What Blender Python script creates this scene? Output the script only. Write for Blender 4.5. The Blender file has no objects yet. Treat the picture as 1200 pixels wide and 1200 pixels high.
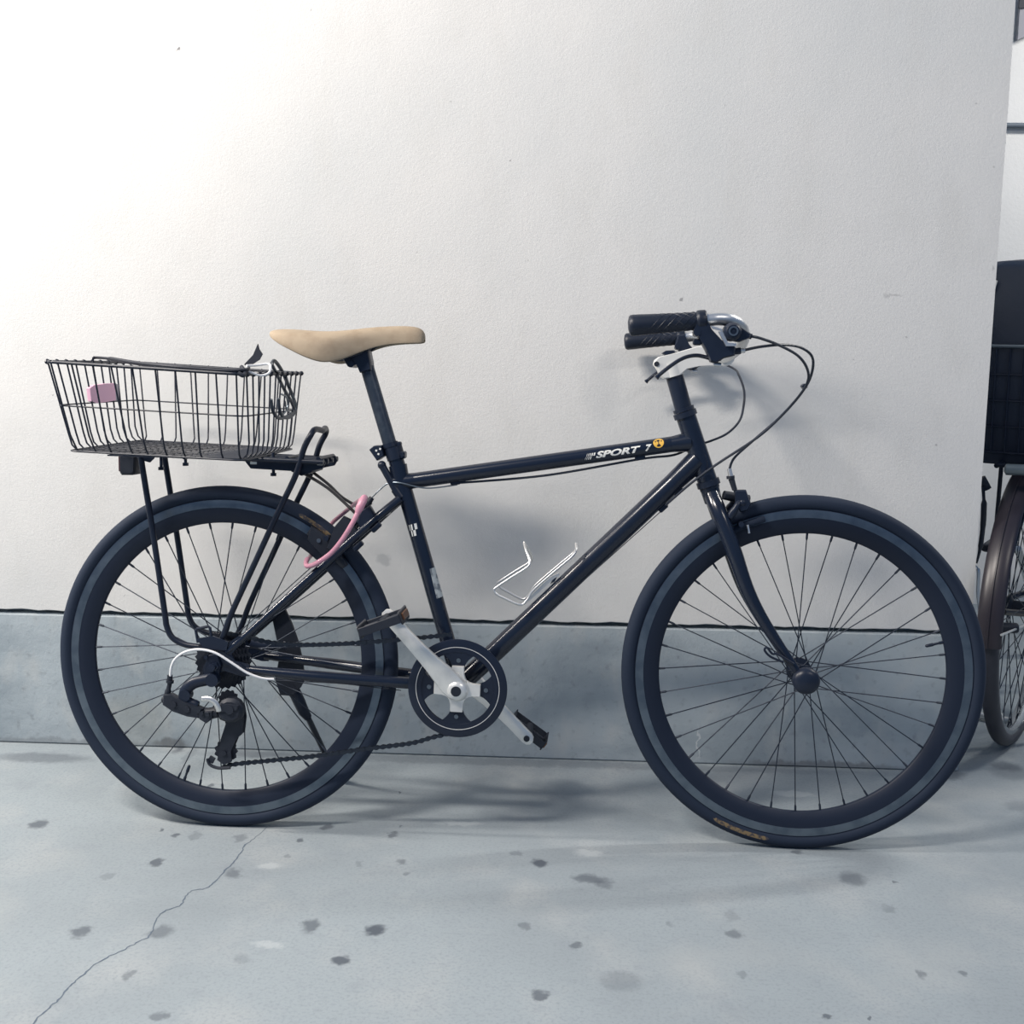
import bpy, bmesh, math, random
from mathutils import Vector, Matrix, Euler
random.seed(7)
scene = bpy.context.scene
C = scene.collection

# ------------------------------------------------------------------ camera
cam_d = bpy.data.cameras.new('camera')
cam = bpy.data.objects.new('camera', cam_d); C.objects.link(cam)
cam_d.sensor_fit = 'HORIZONTAL'; cam_d.sensor_width = 36.0; cam_d.lens = 36.0 * 1396.22 / 1200
cam_d.clip_start = 0.05
_r = Vector((0.9972, 0.0742, 0.0035)); _f = Vector((-0.0726, 0.983, -0.1689))
_f.normalize(); _u = _r.cross(_f).normalized(); _r = _f.cross(_u).normalized()
M = Matrix((_r, _u, -_f)).transposed().to_4x4(); M.translation = Vector((0.1927, -2.6095, 1.0268))
cam.matrix_world = M
scene.camera = cam

# ------------------------------------------------------------------ world, lamps, exposure
w = bpy.data.worlds.new('world'); scene.world = w; w.use_nodes = True
bg = w.node_tree.nodes['Background']; bg.inputs[0].default_value = (0.30, 0.53, 0.96, 1); bg.inputs[1].default_value = 0.33
scene.view_settings.view_transform = 'Standard'; scene.view_settings.look = 'None'
scene.view_settings.exposure = 0.0; scene.view_settings.gamma = 1.0
scene.view_settings.use_curve_mapping = False

def lamp(name, loc, aim, sx, sy, power, col):
    l = bpy.data.lights.new(name, 'AREA'); l.shape = 'RECTANGLE'; l.size = sx; l.size_y = sy
    l.energy = power; l.color = col
    o = bpy.data.objects.new(name, l); C.objects.link(o); o.location = loc
    z = -(Vector(aim) - Vector(loc)).normalized()
    x = Vector((1, 0, 0)); x = (x - z * x.dot(z)).normalized(); y = z.cross(x)
    m = Matrix((x, y, z)).transposed().to_4x4(); m.translation = Vector(loc); o.matrix_world = m
lamp('ceiling_tube_light', (-1.5, -1.85, 3.0), (0.6, 0.0, 0.2), 0.85, 0.20, 90, (1.0, 0.925, 0.845))
lamp('ceiling_tube_light', (2.0, -2.3, 2.7), (0.9, 0.0, 0.5), 0.8, 0.2, 17, (1.0, 0.935, 0.86))
lamp('ceiling_tube_light', (-2.7, -0.82, 2.25), (-0.6, -0.2, 0.6), 0.9, 0.08, 84, (1.0, 0.925, 0.845))
lamp('ceiling_tube_light', (2.5, 0.55, 2.5), (1.5, 1.0, 0.4), 1.0, 0.10, 45, (1.0, 0.97, 0.92))

# ------------------------------------------------------------------ materials
def mat(name, col, rough=0.5, metal=0.0, coat=0.0, spec=0.5, noise=None, bump=None):
    m = bpy.data.materials.new(name); m.use_nodes = True
    nt = m.node_tree; b = nt.nodes['Principled BSDF']
    b.inputs['Base Color'].default_value = (*col, 1); b.inputs['Roughness'].default_value = rough
    b.inputs['Metallic'].default_value = metal; b.inputs['Coat Weight'].default_value = coat
    b.inputs['Coat Roughness'].default_value = 0.08
    b.inputs['Specular IOR Level'].default_value = spec
    tc = nt.nodes.new('ShaderNodeTexCoord')
    if noise:
        sc, c2, lo, hi = noise
        n = nt.nodes.new('ShaderNodeTexNoise'); n.inputs['Scale'].default_value = sc; n.inputs['Detail'].default_value = 6
        mr = nt.nodes.new('ShaderNodeMapRange'); mr.inputs[1].default_value = lo; mr.inputs[2].default_value = hi
        mx = nt.nodes.new('ShaderNodeMix'); mx.data_type = 'RGBA'
        nt.links.new(tc.outputs['Object'], n.inputs['Vector']); nt.links.new(n.outputs[0], mr.inputs[0])
        nt.links.new(mr.outputs[0], mx.inputs[0]); mx.inputs[6].default_value = (*col, 1); mx.inputs[7].default_value = (*c2, 1)
        nt.links.new(mx.outputs[2], b.inputs['Base Color'])
    if bump:
        sc, st, dist = bump
        n = nt.nodes.new('ShaderNodeTexNoise'); n.inputs['Scale'].default_value = sc; n.inputs['Detail'].default_value = 4
        bp = nt.nodes.new('ShaderNodeBump'); bp.inputs['Strength'].default_value = st; bp.inputs['Distance'].default_value = dist
        nt.links.new(tc.outputs['Object'], n.inputs['Vector']); nt.links.new(n.outputs[0], bp.inputs['Height'])
        nt.links.new(bp.outputs[0], b.inputs['Normal'])
    return m

def surface_mat(name, col, rough, layers, spots, bumps, lines=()):
    """rendered wall and concrete: base colour, noise layers (scale, detail, colour, lo, hi, stretch), spots with a shape of
    their own (x, y, z, rx, ry, rz, strength, colour) and bump layers (scale, strength, distance)"""
    m = bpy.data.materials.new(name); m.use_nodes = True
    nt = m.node_tree; N = nt.nodes; K = nt.links; b = N['Principled BSDF']
    b.inputs['Roughness'].default_value = rough; b.inputs['Specular IOR Level'].default_value = 0.3
    geo = N.new('ShaderNodeNewGeometry'); pos = geo.outputs['Position']
    def noise(sc, det, stretch=(1, 1, 1), rough_=0.55):
        mp = N.new('ShaderNodeMapping'); mp.inputs['Scale'].default_value = stretch
        K.new(pos, mp.inputs['Vector'])
        n = N.new('ShaderNodeTexNoise'); n.inputs['Scale'].default_value = sc; n.inputs['Detail'].default_value = det
        n.inputs['Roughness'].default_value = rough_
        K.new(mp.outputs[0], n.inputs['Vector']); return n
    rgb = N.new('ShaderNodeRGB'); rgb.outputs[0].default_value = (*col, 1); cur = rgb.outputs[0]
    def mix(fac, c2):
        nonlocal cur
        mx = N.new('ShaderNodeMix'); mx.data_type = 'RGBA'; K.new(fac, mx.inputs[0]); K.new(cur, mx.inputs[6])
        mx.inputs[7].default_value = (*c2, 1); cur = mx.outputs[2]
    for sc, det, c2, lo, hi, stretch, amt in layers:
        n = noise(sc, det, stretch); mr = N.new('ShaderNodeMapRange'); mr.inputs[1].default_value = lo; mr.inputs[2].default_value = hi
        mr.inputs[4].default_value = amt; K.new(n.outputs[0], mr.inputs[0]); mix(mr.outputs[0], c2)
    wob = noise(45, 3); sub = N.new('ShaderNodeVectorMath'); sub.operation = 'SUBTRACT'
    K.new(wob.outputs['Color'], sub.inputs[0]); sub.inputs[1].default_value = (0.5, 0.5, 0.5)
    sca = N.new('ShaderNodeVectorMath'); sca.operation = 'SCALE'; K.new(sub.outputs[0], sca.inputs[0]); sca.inputs['Scale'].default_value = 0.032
    add = N.new('ShaderNodeVectorMath'); K.new(pos, add.inputs[0]); K.new(sca.outputs[0], add.inputs[1])
    for (x, y, z, rx, ry, rz, st, c2) in spots:
        s = N.new('ShaderNodeVectorMath'); s.operation = 'SUBTRACT'; K.new(add.outputs[0] if max(rx, ry, rz) > 0.006 else pos, s.inputs[0]); s.inputs[1].default_value = (x, y, z)
        d = N.new('ShaderNodeVectorMath'); d.operation = 'MULTIPLY'; K.new(s.outputs[0], d.inputs[0]); d.inputs[1].default_value = (1 / rx, 1 / ry, 1 / rz)
        l = N.new('ShaderNodeVectorMath'); l.operation = 'LENGTH'; K.new(d.outputs[0], l.inputs[0])
        mr = N.new('ShaderNodeMapRange'); mr.interpolation_type = 'SMOOTHSTEP'; mr.inputs[1].default_value = 0.45; mr.inputs[2].default_value = 1.1
        mr.inputs[3].default_value = st; mr.inputs[4].default_value = 0; K.new(l.outputs['Value'], mr.inputs[0]); mix(mr.outputs[0], c2)
    K.new(cur, b.inputs['Base Color'])
    prev = None
    for sc, st, dist in bumps:
        n = noise(sc, 5, (1, 1, 1), 0.6); bp = N.new('ShaderNodeBump'); bp.inputs['Strength'].default_value = st; bp.inputs['Distance'].default_value = dist
        K.new(n.outputs[0], bp.inputs['Height'])
        if prev: K.new(prev, bp.inputs['Normal'])
        prev = bp.outputs[0]
    if prev: K.new(prev, b.inputs['Normal'])
    return m

# bicycle finishes
BLACK = mat('gloss_black_paint', (0.009, 0.014, 0.028), 0.20)
SATIN = mat('satin_black_metal', (0.011, 0.017, 0.033), 0.36, spec=0.35)
RACKM = mat('powder_coated_rack', (0.008, 0.013, 0.026), 0.40, spec=0.35, bump=(400, 0.1, 0.0004))
POSTM = mat('seatpost_metal', (0.030, 0.042, 0.062), 0.38, 0.3, noise=(60, (0.05, 0.065, 0.085), 0.5, 0.7))
RUBBER = mat('tyre_rubber', (0.016, 0.025, 0.045), 0.75, spec=0.25, bump=(300, 0.15, 0.0004))
GRIPM = mat('grip_rubber', (0.010, 0.015, 0.028), 0.42, spec=0.4)
RIMM = mat('black_rim', (0.010, 0.016, 0.032), 0.5, spec=0.3)
TRACK = mat('brake_track', (0.15, 0.185, 0.22), 0.32, 0.75, noise=(30, (0.10, 0.13, 0.165), 0.4, 0.65))
SPOKEM = mat('spoke_steel', (0.022, 0.030, 0.046), 0.4, 0.5)
WHITE = mat('white_paint', (0.62, 0.62, 0.60), 0.35, coat=0.3)
ALLOY = mat('polished_alloy', (0.80, 0.79, 0.75), 0.30, 0.35, noise=(25, (0.62, 0.62, 0.60), 0.48, 0.75))
CHROME = mat('silver_metal', (0.66, 0.66, 0.65), 0.34, 0.8)
GREY = mat('grey_metal', (0.16, 0.19, 0.22), 0.35, 0.8)
LEATHER = mat('tan_saddle_cover', (0.36, 0.285, 0.20), 0.8, noise=(35, (0.29, 0.22, 0.15), 0.45, 0.75), bump=(180, 0.25, 0.0008))
PINK = mat('pink_plastic', (0.60, 0.28, 0.36), 0.38, coat=0.3, noise=(40, (0.50, 0.25, 0.31), 0.45, 0.7))
PINKFOAM = mat('pink_band', (0.95, 0.56, 0.70), 0.6)
GREYFOAM = mat('grey_band_end', (0.40, 0.37, 0.42), 0.6)
CABLE = mat('black_cable', (0.014, 0.020, 0.034), 0.4)
BROWN = mat('bronze_stay', (0.085, 0.078, 0.075), 0.35, 0.7)
HOUSING = mat('white_housing', (0.78, 0.78, 0.78), 0.4)
PRINT = mat('white_print', (0.74, 0.74, 0.70), 0.5)
YELLOW = mat('yellow_sticker', (0.72, 0.42, 0.06), 0.5)
DARKPRINT = mat('dark_print', (0.12, 0.07, 0.03), 0.5)
LABELM = mat('worn_label', (0.42, 0.45, 0.45), 0.6, noise=(90, (0.15, 0.17, 0.19), 0.48, 0.56))
GOLD = mat('gold_label', (0.20, 0.14, 0.07), 0.55, noise=(120, (0.05, 0.045, 0.05), 0.45, 0.55))
ORANGE = mat('amber_reflector', (0.15, 0.07, 0.035), 0.3)
GREASE = mat('greasy_black', (0.010, 0.014, 0.024), 0.55)
CHAINM = mat('chain_steel', (0.026, 0.034, 0.048), 0.4, 0.6)
ELASTIC = mat('elastic_cord', (0.045, 0.058, 0.075), 0.5)
STRAPM = mat('black_strap', (0.010, 0.014, 0.026), 0.6)
COVER = mat('dark_cover', (0.017, 0.025, 0.045), 0.45, bump=(30, 0.3, 0.004))
FENDM = mat('dark_brown_fender', (0.022, 0.018, 0.024), 0.35)
TANBAR = mat('pale_wood', (0.62, 0.42, 0.25), 0.5)

# ------------------------------------------------------------------ mesh helpers
def catmull(pts, n=8, closed=False):
    P_ = [Vector(p) for p in pts]; out = []
    m = len(P_)
    for i in range(m if closed else m - 1):
        if closed: a, b, c, d = P_[(i - 1) % m], P_[i], P_[(i + 1) % m], P_[(i + 2) % m]
        else: a, b, c, d = P_[max(i - 1, 0)], P_[i], P_[i + 1], P_[min(i + 2, m - 1)]
        for k in range(n):
            t = k / n
            out.append(0.5 * ((2 * b) + (c - a) * t + (2 * a - 5 * b + 4 * c - d) * t * t + (3 * b - 3 * c + d - a) * t ** 3))
    if not closed: out.append(P_[-1])
    return out

class MB:
    def __init__(s): s.v = []; s.f = []; s.mi = []
    def add(s, vs, fs, mi=0):
        o = len(s.v); s.v += [tuple(x) for x in vs]; s.f += [tuple(i + o for i in f) for f in fs]; s.mi += [mi] * len(fs); return s
    def tube(s, pts, r, seg=10, closed=False, caps=True, mi=0, flat=None):
        P_ = [Vector(p) for p in pts]; n = len(P_); R_ = r if isinstance(r, (list, tuple)) else [r] * n
        if len(R_) != n: R_ = [R_[0] + (R_[-1] - R_[0]) * i / (n - 1) for i in range(n)]
        T = []
        for i in range(n):
            if closed: t = P_[(i + 1) % n] - P_[i - 1]
            else: t = P_[min(i + 1, n - 1)] - P_[max(i - 1, 0)]
            T.append(t.normalized() if t.length > 1e-9 else Vector((0, 0, 1)))
        a = Vector((0, 1, 0)) if abs(T[0].y) < 0.9 else Vector((1, 0, 0))
        u = (a - T[0] * a.dot(T[0])).normalized(); vs = []
        for i in range(n):
            u = (u - T[i] * u.dot(T[i])).normalized(); w_ = T[i].cross(u)
            for k in range(seg):
                an = 2 * math.pi * k / seg
                ku, kw = math.cos(an) * R_[i], math.sin(an) * R_[i]
                if flat: ku *= flat[0]; kw *= flat[1]
                vs.append(P_[i] + u * ku + w_ * kw)
        fs = []
        for i in range(n if closed else n - 1):
            j = (i + 1) % n
            for k in range(seg):
                k2 = (k + 1) % seg; fs.append((i * seg + k, i * seg + k2, j * seg + k2, j * seg + k))
        if caps and not closed: fs += [tuple(reversed(range(seg))), tuple(range((n - 1) * seg, n * seg))]
        return s.add(vs, fs, mi)
    def cyl(s, a, b, r, r2=None, seg=20, mi=0): return s.tube([a, b], [r, r if r2 is None else r2], seg, mi=mi)
    def ycyl(s, x, z, y0, y1, r, seg=24, mi=0): return s.cyl((x, y0, z), (x, y1, z), r, None, seg, mi)
    def ball(s, c, r, seg=10, mi=0):
        c = Vector(c); n = seg // 2; pts = [c + Vector((0, 0, -r * math.cos(math.pi * i / n))) for i in range(n + 1)]
        return s.tube(pts, [max(r * math.sin(math.pi * i / n), 1e-5) for i in range(n + 1)], seg, mi=mi)
    def box(s, c, size, rot=None, mi=0, bev=0.0):
        x, y, z = (k / 2 for k in size); R_ = rot.to_matrix() if rot else Matrix.Identity(3); c = Vector(c)
        if bev:
            b = bev; prof = [(x - b, y), (x, y - b), (x, -y + b), (x - b, -y), (-x + b, -y), (-x, -y + b), (-x, y - b), (-x + b, y)]
            lv = [(z, b), (z - b, 0), (-z + b, 0), (-z, b)]; vs = []; 
            for zz, ins in lv:
                for px, py in prof: vs.append(c + R_ @ Vector((px * (x - ins) / x, py * (y - ins) / y, zz)))
            fs = [tuple(range(7, -1, -1)), tuple(range(24, 32))]
            for i in range(3):
                for k in range(8): fs.append((i * 8 + k, i * 8 + (k + 1) % 8, (i + 1) * 8 + (k + 1) % 8, (i + 1) * 8 + k))
            return s.add(vs, fs, mi)
        vs = [c + R_ @ Vector((sx * x, sy * y, sz * z)) for sx in (-1, 1) for sy in (-1, 1) for sz in (-1, 1)]
        return s.add(vs, [(0, 1, 3, 2), (4, 6, 7, 5), (0, 4, 5, 1), (2, 3, 7, 6), (0, 2, 6, 4), (1, 5, 7, 3)], mi)
    def prism(s, poly, y0, y1, mi=0, bev=0.0):
        """side-view polygon [(x, z)] extruded across the bicycle, edges chamfered by bev"""
        n = len(poly); cx = sum(p[0] for p in poly) / n; cz = sum(p[1] for p in poly) / n
        rings = [(y0, 1), (y1, 1)]
        if bev:
            sz = max(math.hypot(p[0] - cx, p[1] - cz) for p in poly); k = 1 - bev / sz; rings = [(y0, k), (y0 + bev, 1), (y1 - bev, 1), (y1, k)]
        vs = [(cx + (p[0] - cx) * k, y, cz + (p[1] - cz) * k) for y, k in rings for p in poly]
        fs = [tuple(range(n)), tuple(reversed(range((len(rings) - 1) * n, len(rings) * n)))]
        for i in range(len(rings) - 1):
            for k in range(n): fs.append((i * n + k, (i + 1) * n + k, (i + 1) * n + (k + 1) % n, i * n + (k + 1) % n))
        return s.add(vs, fs, mi)
    def lathe(s, prof, seg=96, closed=True, c=(0, 0, 0), a0=0.0, a1=2 * math.pi, mi=0):
        """profile [(radius, y)] turned about the wheel axle"""
        n = len(prof); full = abs(a1 - a0 - 2 * math.pi) < 1e-6; m = seg if full else seg + 1; vs = []
        for i in range(m):
            a = a0 + (a1 - a0) * i / seg
            for r, y in prof: vs.append((c[0] + r * math.cos(a), c[1] + y, c[2] + r * math.sin(a)))
        fs = []
        for i in range(seg):
            j = (i + 1) % m
            for k in range(n if closed else n - 1):
                k2 = (k + 1) % n; fs.append((i * n + k, j * n + k, j * n + k2, i * n + k2))
        if not full and closed: fs += [tuple(range(n)), tuple(reversed(range((m - 1) * n, m * n)))]
        return s.add(vs, fs, mi)
    def mesh(s, name, mats, smooth=True, angle=38):
        me = bpy.data.meshes.new(name); me.from_pydata([tuple(v) for v in s.v], [], s.f)
        for m in (mats if isinstance(mats, (list, tuple)) else [mats]): me.materials.append(m)
        if any(s.mi): me.polygons.foreach_set('material_index', s.mi)
        bm = bmesh.new(); bm.from_mesh(me); bmesh.ops.recalc_face_normals(bm, faces=bm.faces); bm.to_mesh(me); bm.free()
        if smooth: me.shade_smooth(); me.set_sharp_from_angle(angle=math.radians(angle))
        return me
    def build(s, name, mats, parent=None, smooth=True, angle=38):
        return link(name, s.mesh(name, mats, smooth, angle), parent)

def link(name, data, parent=None, loc=None, rot=None):
    o = bpy.data.objects.new(name, data); C.objects.link(o)
    if parent: o.parent = parent
    if loc is not None: o.location = loc
    if rot is not None: o.rotation_euler = rot
    return o
def tag(o, label=None, cat=None, group=None, kind=None):
    if label: o['label'] = label
    if cat: o['category'] = cat
    if group: o['group'] = group
    if kind: o['kind'] = kind
    return o
def xz(pts): return [(p[0], p[2]) for p in pts]
def mir(pts): return [(p[0], -p[1], p[2]) for p in pts]
def lerp(a, b, t): return tuple(a[i] + (b[i] - a[i]) * t for i in range(3))

# ------------------------------------------------------------------ setting
WSPOTS = [((-0.7185, 0.0000, 1.5671), 0.004, 0.8), ((-0.0081, 0.0000, 1.3349), 0.003, 0.6), ((-0.4249, 0.0000, 1.6388), 0.002, 0.4), ((0.3610, 0.0000, 1.0437), 0.004, 0.55), ((0.0349, 0.0000, 1.1276), 0.002, 0.4), ((0.8393, 0.0000, 0.9685), 0.003, 0.3), ((0.9137, 0.0000, 0.7383), 0.003, 0.4), ((-1.0393, 0.0000, 0.8310), 0.003, 0.4), ((-0.7568, 0.0000, 0.8468), 0.002, 0.3), ((-0.9000, 0.0000, 0.3635), 0.003, 0.4), ((0.7300, 0.0000, 0.9138), 0.002, 0.4), ((0.9967, 0.0000, 1.3143), 0.003, 0.3), ((0.9518, 0.0000, 1.4446), 0.003, 0.3), ((0.2286, 0.0000, 0.7188), 0.002, 0.3), ((-0.2109, 0.0000, 1.1455), 0.002, 0.3), ((1.0092, 0.0000, 1.1107), 0.004, 0.3), ((0.4415, 0.0000, 1.4490), 0.002, 0.3), ((-0.1295, 0.0000, 1.4539), 0.002, 0.3)]
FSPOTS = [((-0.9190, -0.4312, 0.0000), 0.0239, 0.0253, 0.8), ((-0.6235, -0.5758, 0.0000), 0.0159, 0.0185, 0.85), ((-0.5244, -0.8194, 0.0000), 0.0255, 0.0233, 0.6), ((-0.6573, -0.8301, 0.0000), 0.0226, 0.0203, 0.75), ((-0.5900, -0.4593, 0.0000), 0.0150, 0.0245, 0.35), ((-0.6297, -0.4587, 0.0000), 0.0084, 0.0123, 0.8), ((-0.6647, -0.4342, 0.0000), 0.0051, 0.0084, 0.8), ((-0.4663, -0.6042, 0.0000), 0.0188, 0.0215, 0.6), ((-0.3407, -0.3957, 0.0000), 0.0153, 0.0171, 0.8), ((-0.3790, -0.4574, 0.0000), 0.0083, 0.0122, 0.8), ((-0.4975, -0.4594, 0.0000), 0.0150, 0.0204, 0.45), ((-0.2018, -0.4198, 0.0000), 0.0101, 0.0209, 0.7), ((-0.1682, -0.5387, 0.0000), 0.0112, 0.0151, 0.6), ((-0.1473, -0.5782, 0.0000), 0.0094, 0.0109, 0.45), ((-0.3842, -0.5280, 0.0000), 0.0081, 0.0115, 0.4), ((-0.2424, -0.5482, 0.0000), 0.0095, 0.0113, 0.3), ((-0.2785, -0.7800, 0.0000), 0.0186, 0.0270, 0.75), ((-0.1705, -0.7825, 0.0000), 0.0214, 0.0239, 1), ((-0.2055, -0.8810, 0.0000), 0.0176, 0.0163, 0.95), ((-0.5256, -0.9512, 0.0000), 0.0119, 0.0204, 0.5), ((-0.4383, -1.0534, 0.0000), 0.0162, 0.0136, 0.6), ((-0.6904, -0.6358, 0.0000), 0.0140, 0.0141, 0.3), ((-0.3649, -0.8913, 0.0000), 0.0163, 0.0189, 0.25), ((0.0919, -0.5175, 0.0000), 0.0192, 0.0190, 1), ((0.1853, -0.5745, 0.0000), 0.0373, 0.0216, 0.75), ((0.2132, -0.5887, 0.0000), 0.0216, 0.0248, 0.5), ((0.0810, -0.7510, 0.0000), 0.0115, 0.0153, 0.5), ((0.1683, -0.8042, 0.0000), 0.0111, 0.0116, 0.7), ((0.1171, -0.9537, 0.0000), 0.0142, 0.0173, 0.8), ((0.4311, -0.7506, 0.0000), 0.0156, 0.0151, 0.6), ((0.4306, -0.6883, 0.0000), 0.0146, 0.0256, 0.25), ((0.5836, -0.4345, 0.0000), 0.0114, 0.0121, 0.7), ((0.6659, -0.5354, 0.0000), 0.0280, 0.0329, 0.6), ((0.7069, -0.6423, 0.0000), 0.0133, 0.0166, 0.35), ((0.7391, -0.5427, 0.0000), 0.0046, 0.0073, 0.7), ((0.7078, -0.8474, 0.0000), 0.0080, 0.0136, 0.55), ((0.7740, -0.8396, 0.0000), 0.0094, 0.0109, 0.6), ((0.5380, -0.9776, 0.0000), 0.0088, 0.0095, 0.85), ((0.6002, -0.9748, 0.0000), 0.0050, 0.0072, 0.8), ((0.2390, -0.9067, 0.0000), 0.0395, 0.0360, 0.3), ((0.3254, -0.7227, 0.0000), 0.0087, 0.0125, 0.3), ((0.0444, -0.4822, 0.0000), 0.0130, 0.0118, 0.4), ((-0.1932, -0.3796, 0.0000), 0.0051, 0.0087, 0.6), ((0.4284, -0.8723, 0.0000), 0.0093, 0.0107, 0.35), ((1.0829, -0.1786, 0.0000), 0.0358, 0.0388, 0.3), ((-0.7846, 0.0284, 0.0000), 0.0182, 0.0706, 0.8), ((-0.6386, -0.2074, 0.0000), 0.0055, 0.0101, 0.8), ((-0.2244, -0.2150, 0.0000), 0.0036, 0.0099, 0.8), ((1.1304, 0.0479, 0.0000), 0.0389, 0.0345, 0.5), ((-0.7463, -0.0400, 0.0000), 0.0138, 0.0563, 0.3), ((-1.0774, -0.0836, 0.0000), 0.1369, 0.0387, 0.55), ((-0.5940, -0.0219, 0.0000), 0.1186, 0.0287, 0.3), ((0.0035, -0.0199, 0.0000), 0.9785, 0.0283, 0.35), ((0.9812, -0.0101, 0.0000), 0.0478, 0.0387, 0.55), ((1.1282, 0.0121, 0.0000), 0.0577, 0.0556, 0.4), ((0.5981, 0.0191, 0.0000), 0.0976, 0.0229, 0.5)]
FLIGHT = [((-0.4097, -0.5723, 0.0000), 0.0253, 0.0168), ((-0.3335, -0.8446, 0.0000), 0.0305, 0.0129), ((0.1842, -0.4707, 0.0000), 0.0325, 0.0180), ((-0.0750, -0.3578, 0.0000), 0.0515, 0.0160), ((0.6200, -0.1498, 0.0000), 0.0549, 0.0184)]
CRACK = [(-0.4582, -0.4054, 0.0000), (-0.4686, -0.4532, 0.0000), (-0.4787, -0.4881, 0.0000), (-0.4777, -0.5248, 0.0000), (-0.4793, -0.5570, 0.0000), (-0.4851, -0.5955, 0.0000), (-0.4912, -0.6459, 0.0000), (-0.5002, -0.6660, 0.0000), (-0.5198, -0.6771, 0.0000), (-0.5249, -0.7025, 0.0000), (-0.5214, -0.7297, 0.0000), (-0.5348, -0.7428, 0.0000), (-0.5460, -0.7614, 0.0000), (-0.5415, -0.8013, 0.0000), (-0.5377, -0.8342, 0.0000), (-0.5505, -0.8568, 0.0000), (-0.5648, -0.8817, 0.0000), (-0.5811, -0.9036, 0.0000), (-0.5926, -0.9322, 0.0000), (-0.5994, -0.9668, 0.0000), (-0.6049, -0.9908, 0.0000), (-0.6052, -1.0251, 0.0000), (-0.6106, -1.0499, 0.0000), (-0.6150, -1.0866, 0.0000), (-0.6156, -1.1316, 0.0000)]
ZL = 0.328; XW = 1.0144
plaster_spots = []
for p, r, st in WSPOTS: plaster_spots.append((p[0], 0, p[2], r, 1.0, r, st, (0.10, 0.10, 0.11)))
plaster_spots.append(((0.8060, 0.0000, 1.0557)[0], 0, (0.8060, 0.0000, 1.0557)[2], 0.022, 1.0, 0.0045, 0.35, (0.25, 0.25, 0.25)))
plaster_spots.append(((0.1947, 0.0000, 0.8548)[0], 0, (0.1947, 0.0000, 0.8548)[2], 0.05, 1.0, 0.09, 0.16, (0.30, 0.32, 0.34)))  # soft handlebar shadow painted into the plaster colour
plaster_spots.append(((-0.2899, 0.0000, 0.4660)[0], 0, (-0.2899, 0.0000, 0.4660)[2], 0.02, 1.0, 0.015, 0.35, (0.22, 0.24, 0.26)))
PLASTER = surface_mat('cream_plaster', (0.66, 0.655, 0.635), 0.75,
    [(1.6, 3, (0.56, 0.575, 0.57), 0.42, 0.7, (1, 1, 1), 0.7), (9, 5, (0.58, 0.575, 0.55), 0.5, 0.75, (1, 1, 0.5), 0.5)],
    plaster_spots, [(10, 0.10, 0.010), (150, 0.22, 0.0026), (380, 0.35, 0.0013)])
CONC = surface_mat('grey_concrete_plinth', (0.38, 0.43, 0.455), 0.85,
    [(3, 8, (0.24, 0.285, 0.315), 0.45, 0.62, (1, 1, 1.6), 0.8), (14, 5, (0.46, 0.475, 0.465), 0.52, 0.75, (1, 1, 0.6), 0.6),
     (60, 4, (0.20, 0.22, 0.235), 0.58, 0.75, (1, 1, 1), 0.5)],
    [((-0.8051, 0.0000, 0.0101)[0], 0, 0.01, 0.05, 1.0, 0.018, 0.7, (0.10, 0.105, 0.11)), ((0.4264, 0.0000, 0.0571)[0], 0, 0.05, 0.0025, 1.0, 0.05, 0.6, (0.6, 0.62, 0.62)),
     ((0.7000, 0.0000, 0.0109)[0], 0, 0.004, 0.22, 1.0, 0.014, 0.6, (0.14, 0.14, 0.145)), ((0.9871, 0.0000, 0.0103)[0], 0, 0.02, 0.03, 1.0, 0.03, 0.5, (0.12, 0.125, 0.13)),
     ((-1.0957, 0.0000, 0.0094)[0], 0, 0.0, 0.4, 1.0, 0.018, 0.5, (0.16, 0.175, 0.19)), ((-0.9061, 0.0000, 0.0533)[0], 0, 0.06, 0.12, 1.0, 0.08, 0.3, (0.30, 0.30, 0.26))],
    [(22, 0.25, 0.006), (150, 0.35, 0.002)])
fspots = []
for p, rx, ry, st in FSPOTS: fspots.append((p[0], p[1], 0, rx, ry, 1.0, st, (0.085, 0.100, 0.120)))  # long strips along the wall foot paint its soft shade together with dirt
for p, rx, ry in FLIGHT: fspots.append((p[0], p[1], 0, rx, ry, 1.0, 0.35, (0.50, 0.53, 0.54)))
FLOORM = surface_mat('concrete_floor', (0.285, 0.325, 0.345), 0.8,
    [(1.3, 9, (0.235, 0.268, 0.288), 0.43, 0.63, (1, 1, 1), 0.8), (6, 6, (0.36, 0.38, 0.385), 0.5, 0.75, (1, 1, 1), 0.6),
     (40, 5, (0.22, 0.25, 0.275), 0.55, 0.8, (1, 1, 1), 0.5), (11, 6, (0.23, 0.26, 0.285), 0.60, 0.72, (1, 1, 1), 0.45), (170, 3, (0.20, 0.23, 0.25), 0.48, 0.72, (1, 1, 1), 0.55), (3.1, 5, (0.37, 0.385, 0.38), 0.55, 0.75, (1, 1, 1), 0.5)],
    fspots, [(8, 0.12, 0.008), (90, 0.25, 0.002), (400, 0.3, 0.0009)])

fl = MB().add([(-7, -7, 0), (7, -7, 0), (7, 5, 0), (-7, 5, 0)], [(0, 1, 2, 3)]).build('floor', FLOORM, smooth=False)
tag(fl, 'stained grey concrete floor', kind='structure')
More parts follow.
